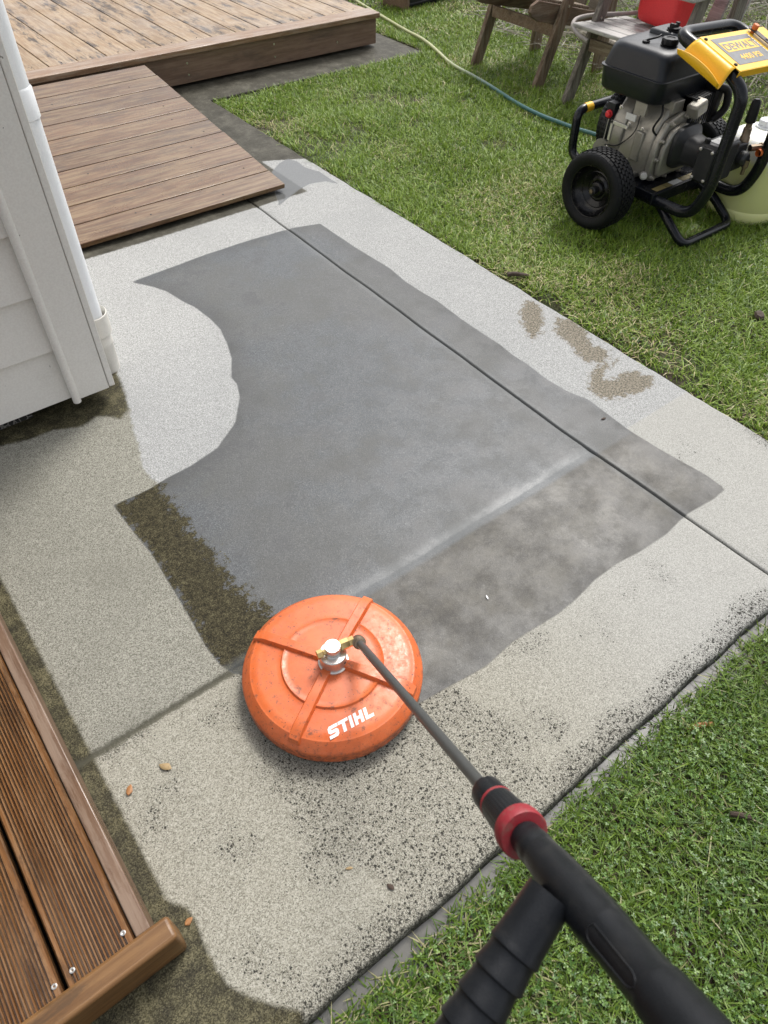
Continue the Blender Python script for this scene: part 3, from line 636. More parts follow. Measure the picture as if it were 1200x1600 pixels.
# ------------------------------------------------------------------ pressure washer
M_frame = simple('black_powder_coat', (.005, .006, .009), .22, Specular_IOR_Level=.35, g=.08, bump=.08)
M_tank = simple('black_tank_plastic', (.008, .010, .014), .34, Specular_IOR_Level=.38, g=.12, sc=18, bump=.3, bsc=500, grime=(.06, .06, .06))
M_blackp = simple('black_moulded_plastic', (.006, .006, .007), .45, Specular_IOR_Level=.3, g=.1)
M_cast = simple('cast_aluminium', (.30, .285, .25), .40, .5, g=.35, sc=25, bump=.35, bsc=350, grime=(.05, .045, .04))
M_castd = simple('dark_cast_iron', (.020, .021, .023), .42, .2, g=.3, sc=25, bump=.3)
M_yel = simple('yellow_painted_steel', (.80, .44, .010), .35, g=.08, sc=40, grime=(.4, .2, .02))
M_lab = simple('dark_grey_label', (.11, .115, .12), .4, g=.1)
M_labw = simple('white_label', (.60, .60, .58), .5, g=.3)
M_labg = simple('gold_label', (.20, .16, .06), .5, g=.4, sc=120, bump=0)
M_tyre = simple('tyre_rubber', (.006, .0065, .0075), .55, Specular_IOR_Level=.2, g=.3, sc=60, bump=.3, grime=(.022, .021, .02))
M_rim = simple('black_rim', (.003, .003, .004), .22, Specular_IOR_Level=.35)
M_redk = simple('red_plastic_knob', (.65, .02, .025), .4, g=.05)
M_orange = simple('orange_fitting', (.62, .15, .03), .45, g=.3)
W = empty('pressure_washer', (3.0, 1.83, 0), 'black and yellow petrol pressure washer on two wheels standing on the lawn', 'pressure washer')
xa, xb_ = 2.83, 3.185
zb = .145
# frame: lower run, front upright, folded back at the top into the handle
def side_tube(x):
    return fillet([(x, 1.98, zb-.02), (x, 1.70, zb-.020), (x, 1.515, zb-.018), (x, 1.468, zb+.09), (x, 1.470, .575), (x, 1.515, .645), (x, 1.76, .715)], .055, 8)
lt = side_tube(xa); rt = side_tube(xb_)
path = fillet([(xa, 2.04, zb-.02), (xa, 1.70, zb-.02), (xa, 1.510, zb-.018), (xa, 1.463, zb+.10), (xa, 1.463, .60), (xa, 1.535, .650), (xa, 1.80, .722), (xb_, 1.79, .706), (xb_, 1.53, .630), (xb_, 1.463, .585), (xb_, 1.463, zb+.10), (xb_, 1.510, zb-.018), (xb_, 1.70, zb-.02), (xb_, 2.04, zb-.02)], .062, 8)
m = MB(); m.tube(path, .0235, 20); m.build('frame_tube', M_frame, W)
m = MB(); m.tube(fillet([(xa+.02, 1.70, zb-.02), (xa+.0, 1.62, .085), (xa-.015, 1.490, .008), (xb_-.02, 1.490, .008), (xb_-.01, 1.62, .085), (xb_-.03, 1.70, zb-.02)], .045, 8), .0185, 16); m.build('stand_leg', M_frame, W)
m = MB(); m.tube(fillet([(xa-.0, 2.03, zb-.01), (xa-.0, 2.185, zb+.01), (xa+.0, 2.195, .345), (xb_, 2.195, .345), (xb_, 2.185, zb+.01), (xb_, 2.03, zb-.01)], .05, 8), .0195, 16); rb = m.build('rear_guard_tube', M_frame, W)
m = MB(); m.tube([(xa+.040, 2.195, .345), (xa+.085, 2.195, .345)], .0203, 16, cap=False); m.build('yellow_band', M_yel, rb)
m = MB(); m.bb((2.80, 1.690, .128), (3.215, 2.10, .160)); m.bb((2.80, 1.684, .110), (3.215, 1.689, .158)); m.build('base_plate', M_frame, W, bevel=.005, seg=3)
for x0, x1, mt_ in ((2.835, 2.905, M_labg), (2.909, 2.945, M_labg), (2.950, 3.015, M_labw), (3.020, 3.085, M_labg), (3.089, 3.125, M_labg)):
    m = MB(); m.bb((x0, 1.695, .1601), (x1, 1.725, .1612)); m.build('warning_label', mt_, W, smooth=False)
m = MB(); m.tube([(2.60, 1.862, .155), (3.42, 1.862, .155)], .010, 14); m.build('axle', M_castd, W)
def wheel(xc, sgn):
    c = Vector((xc, 1.862, .160)); ax = (sgn, 0, 0); hw = .061; K = 1.03
    prof = []
    for a in []:
        ang = a*2.35; prof.append((.117+.0375*math.copysign(abs(math.cos(ang))**.7, math.cos(ang)) if abs(ang) < 2.5 else .09, hw*math.copysign(abs(math.sin(ang))**.62, math.sin(ang))))
    half = [(.103, .76), (.108, .84), (.120, .97), (.132, 1.0), (.142, .96), (.1485, .86), (.1515, .70), (.1525, .4)]
    half = [(r*K, k) for r, k in half]; prof = [(r, -hw*k) for r, k in half]+[(.1528*K, 0)]+[(r, hw*k) for r, k in half[::-1]]
    m = MB(); m.lathe(prof, c, ax, seg=72, cap=False); ty = m.build('tyre', M_tyre, W)
    mt_ = MB(); tu = Vector(ax).orthogonal().normalized(); tv = Vector(ax).cross(tu)      # tread blocks
    N = 40; rows = 7; bw = hw*1.72/rows
    for rI in range(rows):
        KK = K
        xo = -hw*.86+bw*(rI+.5); edge = abs(rI-3)
        rr0 = .1545 if edge < 2 else (.1535 if edge == 2 else .1490); rr0 *= K
        for kI in range(N):
            a = 2*math.pi*(kI+(rI % 2)*.5)/N; rad = tu*math.cos(a)+tv*math.sin(a); tg = Vector(ax).cross(rad)
            if edge == 3: rad2 = (rad+Vector(ax)*(.42 if xo > 0 else -.42)).normalized()
            else: rad2 = rad
            xx = rad2.cross(tg).normalized(); rot = Matrix((xx, tg, rad2)).transposed()
            mt_.box(c+Vector(ax)*xo+rad*rr0, (bw*.80, .0180, .007), rot)
    mt_.build('tread', M_tyre, ty, smooth=False)
    m = MB(); f = hw*.70
    m.lathe([(.107, f-.002), (.1065, f+.006), (.103, f+.005), (.098, f-.008), (.086, f-.028), (.0755, f-.034), (.071, f-.032), (.066, f-.036), (.052, f-.046), (.047, f-.043), (.043, f-.040), (.036, f-.041), (.030, f-.030), (.026, f-.028), (.0, f-.028)], c, ax, seg=64, cap=False)
    m.lathe([(.104, -f), (.06, -f+.02), (.0, -f+.02)], c, ax, seg=48, cap=False); rim = m.build('rim', M_rim, W)
    m = MB(); m.lathe([(.0165, f-.029), (.0165, f-.008), (.014, f-.005), (.0, f-.005)], c, ax, seg=28, cap=False); m.build('hub_cap', M_castd, rim)
    m = MB(); m.lathe([(.009, f-.006), (.009, f+.001), (.0, f+.002)], c, ax, seg=6, cap=False); m.build('axle_bolt', M_oldbrass, rim)
wheel(2.642, -1); wheel(3.345, 1)
# fuel tank
def rrect(cx, cy, hx, hy, r, z, n=6):
    out = []
    for sx, sy, a0 in ((1, 1, 0), (-1, 1, 90), (-1, -1, 180), (1, -1, 270)):
        for k in range(n+1):
            a = R(a0+90*k/n); out.append(Vector((cx+sx*(hx-r)+r*math.cos(a), cy+sy*(hy-r)+r*math.sin(a), z)))
    return out
TX, TY = 3.005, 1.968
m = MB(); hx, hy = .185, .168
secs = [(.82, .84, .468, .05), (.90, .90, .470, .05), (.945, .945, .480, .045), (.965, .965, .553, .04), (1.0, 1.0, .555, .04), (1.005, 1.005, .5575, .04), (1.0, 1.0, .560, .04), (.955, .955, .562, .04), (.90, .90, .618, .05), (.875, .875, .634, .055), (.83, .83, .645, .06), (.76, .76, .651, .06), (.60, .60, .654, .06), (.2, .2, .655, .02)]
m.rings([rrect(TX, TY, hx*a, hy*b, r, z-.012) for a, b, z, r in secs]); tank = m.build('fuel_tank', M_tank, W, angle=50)
def cap(x, y, z, r, h, name, knob=False):
    m = MB(); m.lathe([(r*1.08, z-.004), (r*1.08, z+.003), (r*.9, z+.004), (r, z+.008), (r, z+h*.85), (r*.92, z+h), (r*.55, z+h*1.02), (r*.5, z+h*.93), (0, z+h*.93)], (x, y, 0), seg=48, cap=False, mod=lambda a, hh: 1+(.05*math.cos(a*8) if hh > z+.0075 else 0))
    if knob:
        m.bb((x-r*.95, y-.006, z+h*.9), (x+r*.95, y+.006, z+h*1.9)); m.bb((x-r*.95, y-.007, z+h*.9), (x-r*.5, y+.007, z+h*2.3)); m.bb((x+r*.5, y-.007, z+h*.9), (x+r*.95, y+.007, z+h*2.3))
    m.build(name, M_blackp, tank)
cap(2.950, 1.905, .641, .033, .028, 'filler_cap'); cap(2.905, 1.985, .636, .015, .013, 'vent_cap')
m = MB(); m.bb((3.03, 1.955, .630), (3.16, 2.075, .660)); m.build('air_box', M_tank, tank, bevel=.015, seg=3)
cap(3.075, 1.985, .660, .026, .012, 'wing_cap', True)
m = MB(); m.tube(spline([(2.905, 1.985, .650), (2.915, 1.972, .656), (2.935, 1.958, .662), (2.955, 1.955, .668)], 5), .004, 10); m.build('breather_pipe', M_blackp, tank)
# engine
eng = MB()
def yprism(m, poly, y0, y1, rnd=None):     # polygon in (x, z), extruded along y
    m.prism(poly, Matrix(((1, 0, 0, 0), (0, 0, -1, y1), (0, 1, 0, 0), (0, 0, 0, 1))), y1-y0, rnd)
yprism(eng, [(2.875, .165), (3.10, .165), (3.14, .20), (3.15, .30), (3.12, .385), (3.02, .445), (2.93, .44), (2.875, .36), (2.862, .26)], 1.80, 2.03)
engine = eng.build('crankcase', M_cast, W, bevel=.012, seg=3)
m = MB(); yprism(m, [(2.868, .168), (3.10, .168), (3.15, .21), (3.155, .31), (3.11, .39), (3.0, .425), (2.90, .40), (2.858, .33), (2.852, .22)], 1.768, 1.797); m.build('side_cover', M_cast, engine, bevel=.006)
m = MB(); yprism(m, [(2.885, .19), (3.08, .19), (3.12, .23), (3.12, .31), (3.08, .36), (2.99, .39), (2.91, .37), (2.876, .31), (2.874, .23)], 1.742, 1.767); m.build('cover_boss', M_cast, engine, bevel=.008)
for i, (x, z) in enumerate([(2.872, .185), (2.868, .26), (2.872, .335), (2.915, .392), (3.0, .41), (3.10, .37), (3.14, .28), (3.13, .205), (3.06, .178), (2.96, .178)]):
    m = MB(); m.lathe([(.010, 0), (.010, .012), (.0065, .013), (.0065, .022), (0, .023)], (x, 1.772, z), (0, -1, 0), seg=10, cap=False); m.build('cover_bolt', M_cast, engine)
for z, h in ((.22, .02), (.27, .006), (.30, .006), (.33, .006)):
    pass
m = MB()
m.lathe([(.150, 0), (.153, .006), (.153, .060), (.147, .068)], (3.005, 1.955, .300), (0, 1, 0), seg=56, cap=True); m.build('blower_housing', M_cast, engine, bevel=.003)
m = MB(); m.bb((2.858, 1.85, .225), (2.874, 1.895, .345)); m.build('crankcase_rib', M_cast, engine, bevel=.006)
m = MB(); m.lathe([(.017, 0), (.017, .022), (.0135, .023), (.0135, .030), (0, .031)], (2.862, 1.80, .187), (-.8, -.6, .25), seg=18, cap=False); m.build('filler_neck', M_cast, engine)
m = MB(); m.lathe([(.014, .030), (.014, .036), (.010, .040), (0, .041)], (2.862, 1.80, .187), (-.8, -.6, .25), seg=18, cap=False); m.box(Vector((2.862, 1.80, .187))+Vector((-.8, -.6, .25)).normalized()*.044, (.006, .02, .012), Vector((-.8, -.6, .25)).to_track_quat('X', 'Z').to_matrix()); m.build('oil_plug', simple('pale_oil_plug', (.50, .49, .45), .5), engine)
m = MB(); m.tube(spline([(2.90, 1.83, .47), (2.872, 1.80, .43), (2.862, 1.815, .37), (2.90, 1.79, .33)], 6), .0045, 8); m.build('fuel_hose', M_blackp, engine)
m = MB(); m.bb((2.846, 1.93, .338), (2.853, 2.02, .352)); m.bb((2.846, 2.008, .27), (2.853, 2.02, .352)); m.build('governor_arm', M_metal, engine, bevel=.001)
m = MB(); m.bb((2.852, 1.865, .405), (2.862, 1.925, .455)); m.build('control_bracket', M_cast, engine, bevel=.002)
m = MB(); m.bb((2.850, 1.905, .375), (2.856, 1.955, .40)); m.build('engine_sticker', M_labw, engine)
for y, z in ((1.86, .36), (1.90, .22), (1.93, .36), (1.99, .41), (1.88, .19), (1.975, .20)):
    m = MB(); m.lathe([(.009, 0), (.009, .004), (.0055, .005), (.0055, .011), (0, .011)], (2.856, y, z), (-1, 0, 0), seg=6, cap=False); m.build('casing_bolt', M_metal, engine)
for y, z, l in ((1.86, .172, .05), (2.0, .172, .05)):
    m = MB(); m.bb((2.845, y-.02, .160), (2.90, y+.02, z+.012)); m.build('engine_foot', M_cast, engine, bevel=.004)
# fan housing, recoil starter behind
m = MB(); m.lathe([(.128, 0), (.134, .012), (.134, .060), (.125, .078), (.105, .088), (0, .089)], (3.0, 2.032, .300), (0, 1, 0), seg=56, cap=False); m.bb((2.872, 2.035, .20), (2.92, 2.075, .405)); fan = m.build('fan_housing', M_tank, W)
m = MB()
for k in range(26):
    a = R(78+k*8)
    for j in range(3):
        c = Vector((3.0+math.cos(a)*.1335, 2.052+j*.021+.0, .300+math.sin(a)*.1335)); ry = Matrix.Rotation(-a, 3, 'Y')
        m.box(c, (.007, .013, .011), ry)
m.build('cooling_grille', M_blackp, fan, smooth=False)
m = MB(); m.lathe([(.016, 0), (.016, .010), (.012, .013), (.012, .02), (.010, .024), (0, .025)], (2.872, 2.055, .362), (-1, -.25, .1), seg=14, cap=False); m.build('stop_switch', M_redk, fan)
m = MB(); m.tube([(2.860, 2.048, .24), (2.862, 2.046, .345)], .0022, 8); m.build('throttle_rod', M_metal, fan)
m = MB(); m.lathe([(.036, 0), (.036, .012), (0, .0125)], (2.868, 2.055, .225), (-1, -.4, 0), seg=28, cap=False); m.build('round_plate', M_cast, fan)
m = MB(); m.tube(spline([(2.90, 1.93, .455), (2.873, 1.90, .39), (2.855, 1.90, .33), (2.85, 1.96, .265), (2.855, 2.03, .245)], 7), .0026, 8); m.build('spark_lead', M_blackp, engine)
m = MB(); m.tube(spline([(2.855, 2.02, .245), (2.845, 1.99, .235), (2.85, 1.965, .23), (2.842, 1.95, .215), (2.842, 1.965, .20), (2.85, 1.975, .212)], 6), .0032, 8); m.build('linkage_spring', M_metal, engine)
# cylinder, head and exhaust on the far side of the tank
m = MB()
for k in range(9): m.bb((3.02+k*.016, 1.75, .36), (3.027+k*.016, 1.93, .475))
m.bb((3.02, 1.77, .36), (3.165, 1.92, .47)); m.build('cylinder_fins', M_castd, engine, smooth=False)
m = MB(); m.box((3.03, 1.745, .440), (.075, .055, .055), Matrix.Rotation(R(-20), 3, 'Y')); m.build('valve_cover', M_cast, engine, bevel=.010, seg=3)
m = MB(); m.bb((2.93, 1.79, .42), (3.0, 1.86, .467)); m.build('tank_bracket', M_cast, engine, bevel=.003)
m = MB(); m.bb((3.15, 1.74, .355), (3.20, 1.93, .51)); m.build('air_shroud', M_blackp, engine, bevel=.012)
m = MB(); m.bb((3.245, 1.86, .48), (3.39, 2.06, .600)); mf = m.build('muffler', M_castd, W, bevel=.02, seg=3)
m = MB()
for i in range(5):
    for j in range(4): m.bb((3.25+i*.028, 1.862+j*.05, .6002), (3.272+i*.028, 1.900+j*.05, .606))
m.build('heat_shield', simple('rusty_heat_shield', (.22, .17, .14), .5, .6, g=.5), mf, bevel=.002)
m = MB(); m.tube(fillet([(3.14, 1.76, .50), (3.19, 1.72, .49), (3.20, 1.71, .41), (3.17, 1.74, .37)], .03), .016, 14); m.build('intake_hose', M_blackp, engine)
# pump
m = MB(); rs = []
for y, a, b, cz in ((1.741, .095, .085, .30), (1.725, .093, .083, .30), (1.70, .062, .062, .295), (1.66, .052, .055, .295), (1.632, .054, .060, .295), (1.622, .070, .066, .295)): rs.append([v_ for v_ in (Vector((3.005+a*math.copysign(abs(math.cos(t))**.6, math.cos(t)), y, cz+b*math.copysign(abs(math.sin(t))**.6, math.sin(t)))) for t in np.linspace(0, 2*math.pi, 28, endpoint=False))])
m.rings(rs); m.build('pump_flange', M_castd, W)
m = MB(); m.bb((2.925, 1.530, .215), (3.085, 1.621, .370)); pump = m.build('pump_body', M_castd, W, bevel=.014, seg=3)
m = MB(); m.bb((2.916, 1.541, .226), (2.924, 1.612, .357)); m.build('pump_side_plate', M_castd, pump, bevel=.003)
for y, z in ((1.549, .236), (1.604, .236), (1.549, .348), (1.604, .348)):
    m = MB(); m.lathe([(.0065, 0), (.0065, .005), (.004, .006), (.003, .003), (0, .003)], (2.9155, y, z), (-1, 0, 0), seg=12, cap=False); m.build('plate_screw', M_metal, pump)
m = MB(); m.bb((2.955, 1.552, .3705), (3.02, 1.598, .3715)); m.build('pump_label', M_labw, pump, smooth=False)
m = MB(); m.lathe([(.012, 0), (.012, .012), (.008, .016), (0, .016)], (2.94, 1.60, .368), (0, 0, 1), seg=14, cap=False); m.build('breather_cap', M_blackp, pump)
m = MB(); m.bb((3.086, 1.535, .235), (3.165, 1.615, .345)); m.lathe([(.030, 0), (.030, .03), (.02, .034), (0, .034)], (3.12, 1.533, .29), (0, -1, 0), seg=20, cap=False); m.build('pump_manifold', M_castd, pump, bevel=.008)
m = MB(); m.lathe([(.020, 0), (.020, .04), (.017, .045), (.017, .075), (.0125, .08), (.0125, .10), (0, .10)], (3.150, 1.555, .318), (0, .05, 1), seg=24, cap=False); m.lathe([(.013, 0), (.013, .03), (.008, .034), (.008, .06), (0, .061)], (3.125, 1.50, .29), (0, 0, -1), seg=14, cap=False)
m.lathe([(.014, 0), (.014, .05), (.018, .052), (.018, .068), (0, .068)], (3.15, 1.52, .325), (1, -.4, 0), seg=8, cap=False); m.build('brass_manifold', M_oldbrass, pump)
m = MB(); m.lathe([(.015, 0), (.0205, .004), (.0215, .012), (.019, .060), (.0165, .082), (.010, .090), (0, .091)], (3.150, 1.560, .412), (0, .05, 1), seg=40, cap=False, mod=lambda a, h: 1+.03*math.cos(a*10)); m.build('pressure_knob', M_blackp, pump)
m = MB(); m.lathe([(.014, 0), (.014, .02), (.019, .022), (.019, .055), (.016, .06), (0, .06)], (3.150, 1.478, .318), (1, -.15, -.05), seg=24, cap=False); m.build('quick_coupler', M_orange, pump)
# handle panel with label, hose hook and bracket
Px = Vector((1, -.04, -.045)).normalized(); Pn = Vector((0, math.cos(R(16.5)), math.sin(R(16.5)))); Pn = (Pn-Px*Pn.dot(Px)).normalized(); Pu = Px.cross(Pn); PO = Vector((2.815, 1.502, .668))
def PM(u, v, h=0): return PO+Px*u+Pn*v+Pu*h
Mpan = Matrix.Translation(PO) @ Matrix((Px, Pn, Pu)).transposed().to_4x4()
m = MB(); m.prism([(0, 0), (.405, 0), (.405, .215), (0, .215)], Mpan, .0035); m.prism([(0, -.0035), (.405, -.0035), (.405, 0), (0, 0)], Mpan @ Matrix.Translation((0, 0, -.022)), .0255)
panel = m.build('handle_panel', M_yel, W, bevel=.0015)
m = MB(); sec = []
for k in range(19):       # hook: leaves the panel edge, drops, curls back up and over
    t = k/18; a = t*R(205)
    sec.append((-.034*math.sin(a)*(1 if a < math.pi/2 else 1)-.012*t*2, -.060*(1-math.cos(a))/2*1.15))
sec = [(0, .0017), (-.010, .0005), (-.022, -.006), (-.031, -.016), (-.037, -.028), (-.042, -.042), (-.049, -.053), (-.058, -.058), (-.067, -.054), (-.073, -.044), (-.076, -.032), (-.078, -.020)]
rows_ = []
for j in range(15):
    v = j/14; vv = .030+v*.170; row = []
    for i, (a, b) in enumerate(sec):
        s_ = i/(len(sec)-1); spread = 1+.30*s_*(1-.2*s_)
        lip = 1 if s_ < .7 else 1-.5*((s_-.7)/.3)*abs(2*v-1)**2.2
        yy = .115+(v-.5)*.185*spread
        row.append(PM(a*1.0, yy, b if s_ < .7 else -.056+(b+.056)*lip))
    rows_.append(row)
vs = [p for r in rows_ for p in r]; nn = len(sec); m.add(vs, [(j*nn+i, j*nn+i+1, (j+1)*nn+i+1, (j+1)*nn+i) for j in range(14) for i in range(nn-1)])
hk = m.build('hose_hook', M_yel, panel, angle=60); so = hk.modifiers.new('t', 'SOLIDIFY'); so.thickness = .0025
m = MB(); m.prism([(.035, .030), (.265, .030), (.265, .190), (.035, .190)], Mpan @ Matrix.Translation((0, 0, .0036)), .0008); lab = m.build('label_plate', M_lab, panel, smooth=False)
m = MB(); m.prism([(.052, .105), (.248, .105), (.248, .162), (.052, .162)], Mpan @ Matrix.Translation((0, 0, .0045)), .0005); m.build('logo_block', M_yel, lab, smooth=False)
text_mesh('DEWALT', .055, Mpan @ Matrix.Translation((.058, .114, .0051)), M_lab, 'lettering', lab, bold=.0010, sx=.88, depth=.0004)
text_mesh('4400 PSI', .042, Mpan @ Matrix.Translation((.085, .054, .0045)), M_yel, 'lettering', lab, bold=.0008, sx=.88, depth=.0005)
m = MB()
for k in range(9): m.prism([(.258, .040+k*.016), (.262, .040+k*.016), (.262, .051+k*.016), (.258, .051+k*.016)], Mpan @ Matrix.Translation((0, 0, .0045)), .0004)
m.build('small_print', M_labw, lab, smooth=False)
for u, v in ((.015, .035), (.015, .195), (.39, .03)):
    m = MB(); m.lathe([(.0075, .0036), (.0075, .006), (.005, .008), (0, .008)], PM(u, v), Pu, seg=16, cap=False); m.build('panel_screw', M_blackp, panel)
m = MB(); m.prism([(.286, .0), (.314, .0), (.314, .205), (.300, .214), (.286, .205)], Mpan @ Matrix.Translation((0, 0, .012)), .004); br = m.build('nozzle_rack', simple('brown_black_rubber', (.045, .028, .024), .5), panel, bevel=.0015)
for k in range(3):
    m = MB(); m.lathe([(.006, .0165), (.006, .0172), (0, .0172)], PM(.300, .03+k*.045), Pu, seg=14, cap=False); m.build('nozzle_hole', M_black, br)
m = MB(); m.lathe([(.008, .004), (.008, .017), (.0125, .018), (.0125, .030), (.010, .034), (0, .034)], PM(.300, .190), Pu, seg=18, cap=False); m.build('spray_nozzle', M_orange, br)

# black high pressure hose looping below the coupler
m = MB(); m.tube(spline([(3.206, 1.469, .315), (3.26, 1.45, .30), (3.34, 1.40, .20), (3.42, 1.33, .10), (3.60, 1.20, .03), (3.9, 1.0, .015)], 8), .0125, 14)
tag(m.build('pressure_hose', M_blackp), 'black high pressure hose running from the orange coupler at the right edge', 'hose')

# ------------------------------------------------------------------ drum
q = NM('translucent_yellow_drum'); p = q.pos(); sp_ = q.n('SeparateXYZ'); q.put(sp_.inputs[0], p)
c = q.mix(q.mr(sp_.outputs[2], .235, .265), (.70, .71, .33), (.82, .83, .78))
M_drum = q.fin(c, .38, Subsurface_Weight=.35, Subsurface_Radius=(.03, .03, .01)); q.b.inputs['Subsurface Scale'].default_value = .4
DR = empty('plastic_drum', (3.375, 1.56, 0), 'translucent drum of yellow liquid with a white top, behind the washer frame', 'drum')
m = MB(); m.lathe([(.140, -.03), (.158, -.012), (.163, .01), (.163, .035), (.160, .040), (.163, .046), (.163, .27), (.160, .292), (.146, .315), (.12, .330), (.06, .336), (0, .336)], (3.375, 1.56, 0), seg=72, cap=False); m.build('body', M_drum, DR)
m = MB(); m.lathe([(.045, .335), (.045, .342), (.036, .344), (.036, .362), (.033, .366), (0, .366)], (3.39, 1.60, 0), seg=40, cap=False, mod=lambda a, h: 1+.02*math.cos(a*16)); m.build('cap', M_white, DR)

# ------------------------------------------------------------------ wooden chairs
def chair(name, x0, ya, yb, label, mats, seat_z, legtop=.62, lean=.30, seat_len=.62, brace_z=.29, nslat=5, slat_out=.0, foot_dx=(0, 0), rails=True, rake=.22):
    mz, mx, msl = mats
    t = empty(name, (x0+.3, (ya+yb)/2, 0), label, 'garden chair', 'garden chairs behind the washer')
    for y, fd in ((ya, foot_dx[0]), (yb, foot_dx[1])):
        m = MB(); top = Vector((x0+fd+lean*legtop*1.25, y, legtop)); m.beam((x0+fd, y, -.02), top, .032, .075, up=(1, 0, 0)); m.build('front_leg', mz, t, bevel=.004)
        m = MB(); m.beam((x0+.56, y, -.02), (x0+.56, y, .60), .032, .085, up=(1, 0, 0)); m.build('rear_leg', mz, t, bevel=.004)
        s = 1 if y > (ya+yb)/2 else -1
        if rails:
            M_ = Matrix(((1, 0, 0, 0), (0, 0, -1, y-s*.034+.011), (0, 1, 0, 0), (0, 0, 0, 1)))
            L_ = seat_len; a0, b0 = x0-.12+fd, seat_z+.03
            poly = [(a0+.02, b0-.055), (a0, b0-.03), (a0+.012, b0), (a0+.06, b0+.02), (a0+L_, b0-L_*rake+.03), (a0+L_, b0-L_*rake-.055), (a0+.20, b0-.11), (a0+.08, b0-.085)]
            m = MB(); m.prism(poly, M_, .022); m.build('seat_rail', mx, t, bevel=.003)
        m = MB(); m.bb((x0+.05, y-.05, .60), (x0+.68, y+.05, .622)); m.build('armrest', msl, t, bevel=.006)
        m = MB(); m.lathe([(.007, 0), (.007, .005), (0, .006)], (x0+fd+lean*.41*1.25+.0, y-.0165, .41), (0, -1, 0), seg=12, cap=False); m.build('bolt', M_screw, t)
    xb0 = x0+.095
    m = MB(); m.beam((xb0, ya-.02, brace_z), (xb0, yb+.02, brace_z), .022, .062, up=(0, 0, 1)); m.build('crossbar', msl if msl is M_chairX else mx, t, bevel=.003)
    for k in range(nslat):
        xx = x0-.05+slat_out+k*.095; zz = seat_z+.045-k*.095*rake
        m = MB(); m.box((xx+.04, (ya+yb)/2, zz), (.088, abs(yb-ya)+.06 if slat_out else abs(yb-ya)-.08, .02), Matrix.Rotation(math.atan(rake), 3, 'Y')); m.build('seat_slat', msl, t, bevel=.006, seg=3)
    for k in range(5):
        yy = ya+(yb-ya)*(k+.5)/5
        m = MB(); m.beam((x0+.60, yy, .28), (x0+.86, yy, 1.0), .085, .018, up=(1, 0, -.3)); m.build('back_slat', msl, t, bevel=.004)
    return t
M_chY = wood('chair_crossbar_wood', ((.080, .055, .038), (.16, .115, .078), (.26, .20, .14)), 1, ((.36, .31, .23), .4), ((.035, .028, .022), .4), .7)
c1 = chair('garden_chair', 3.72, 3.79, 3.24, 'brown wooden garden chair, left one, with slanted front legs on the lawn', (M_chair, M_chairX, M_chY), .405, seat_len=.75, nslat=5)
c2 = chair('garden_chair', 3.70, 2.975, 2.40, 'weathered grey wooden garden chair carrying the red fuel can', (M_greyZ, M_chY, M_greyY), .345, brace_z=.29, slat_out=.02, rake=.06, lean=.29, rails=False)

# red fuel can on the grey seat
M_can = simple('red_can_plastic', (.62, .030, .035), .42, g=.10, sc=30, bump=.15, bsc=160, grime=(.35, .05, .05))
fc_ = empty('fuel_can', (4.10, 2.72, .395), 'red plastic fuel can resting on the weathered grey chair seat', 'fuel can')
def rr_loc(cx, cy, ang, lst):
    ca, sa = math.cos(ang), math.sin(ang); out = []
    for a, b, z, r in lst:
        out.append([Vector((cx+(p.x)*ca-(p.y)*sa, cy+p.x*sa+p.y*ca, z)) for p in rrect(0, 0, a, b, r, z, 8)])
    return out
z0 = .398
m = MB(); m.rings(rr_loc(4.10, 2.70, R(-8), [(.085, .120, z0, .04), (.100, .135, z0+.004, .045), (.110, .145, z0+.018, .045), (.116, .150, z0+.05, .045), (.118, .152, z0+.20, .045), (.112, .146, z0+.25, .045), (.085, .12, z0+.285, .05), (.05, .08, z0+.30, .04)]))
m.build('can_body', M_can, fc_, angle=60)
m = MB(); m.tube(fillet([(4.10, 2.79, z0+.28), (4.10, 2.79, z0+.35), (4.10, 2.62, z0+.35), (4.10, 2.62, z0+.28)], .03), .014, 14); m.build('can_handle', M_can, fc_)
m = MB(); m.lathe([(.028, 0), (.028, .03), (0, .031)], (4.10, 2.71, z0+.295), seg=28, cap=False); m.build('can_cap', M_blackp, fc_)
# grey hose lying on the seat end
m = MB(); m.tube(spline([(4.25, 2.90, .42), (4.12, 2.93, .405), (3.98, 2.97, .408), (3.88, 3.03, .405), (3.76, 3.05, .400), (3.68, 3.01, .385), (3.66, 2.95, .36), (3.67, 2.88, .34)], 8), .011, 14)
tag(m.build('short_hose', simple('dusty_grey_hose', (.30, .27, .25), .6, g=.3)), 'grey rubber hose curled over the end of the weathered chair seat', 'hose')

# garden hose across the lawn
q = NM('garden_hose_plastic'); a_ = q.attr('rnd'); p = q.pos(); sp_ = q.n('SeparateXYZ'); q.put(sp_.inputs[0], p)
stripe = q.mt('MULTIPLY', q.mr(a_, .30, .34), q.mr(a_, .50, .54, 1, 0)); far = q.mr(sp_.outputs[1], 3.2, 4.1)
base_ = q.mix(far, (.045, .135, .135), (.42, .43, .22)); M_hose = q.fin(q.mix(stripe, base_, (.55, .50, .16)), .35)
hp = [(4.0, 5.6), (3.93, 5.25), (3.85, 4.92), (3.785, 4.60), (3.735, 4.34), (3.66, 4.10), (3.585, 3.90), (3.545, 3.74), (3.525, 3.58), (3.46, 3.35), (3.41, 3.13), (3.395, 3.0), (3.39, 2.86), (3.40, 2.74), (3.41, 2.63), (3.43, 2.53), (3.46, 2.35), (3.40, 2.2), (3.32, 2.05)]
pts = spline([(x, y, float(lawn_z(x, y))+.030) for x, y in hp], 10)
m = MB(); m.tube(pts, .0105, 18, rnd='angle'); tag(m.build('garden_hose', M_hose), 'green garden hose with yellow stripe lying across the lawn', 'hose')

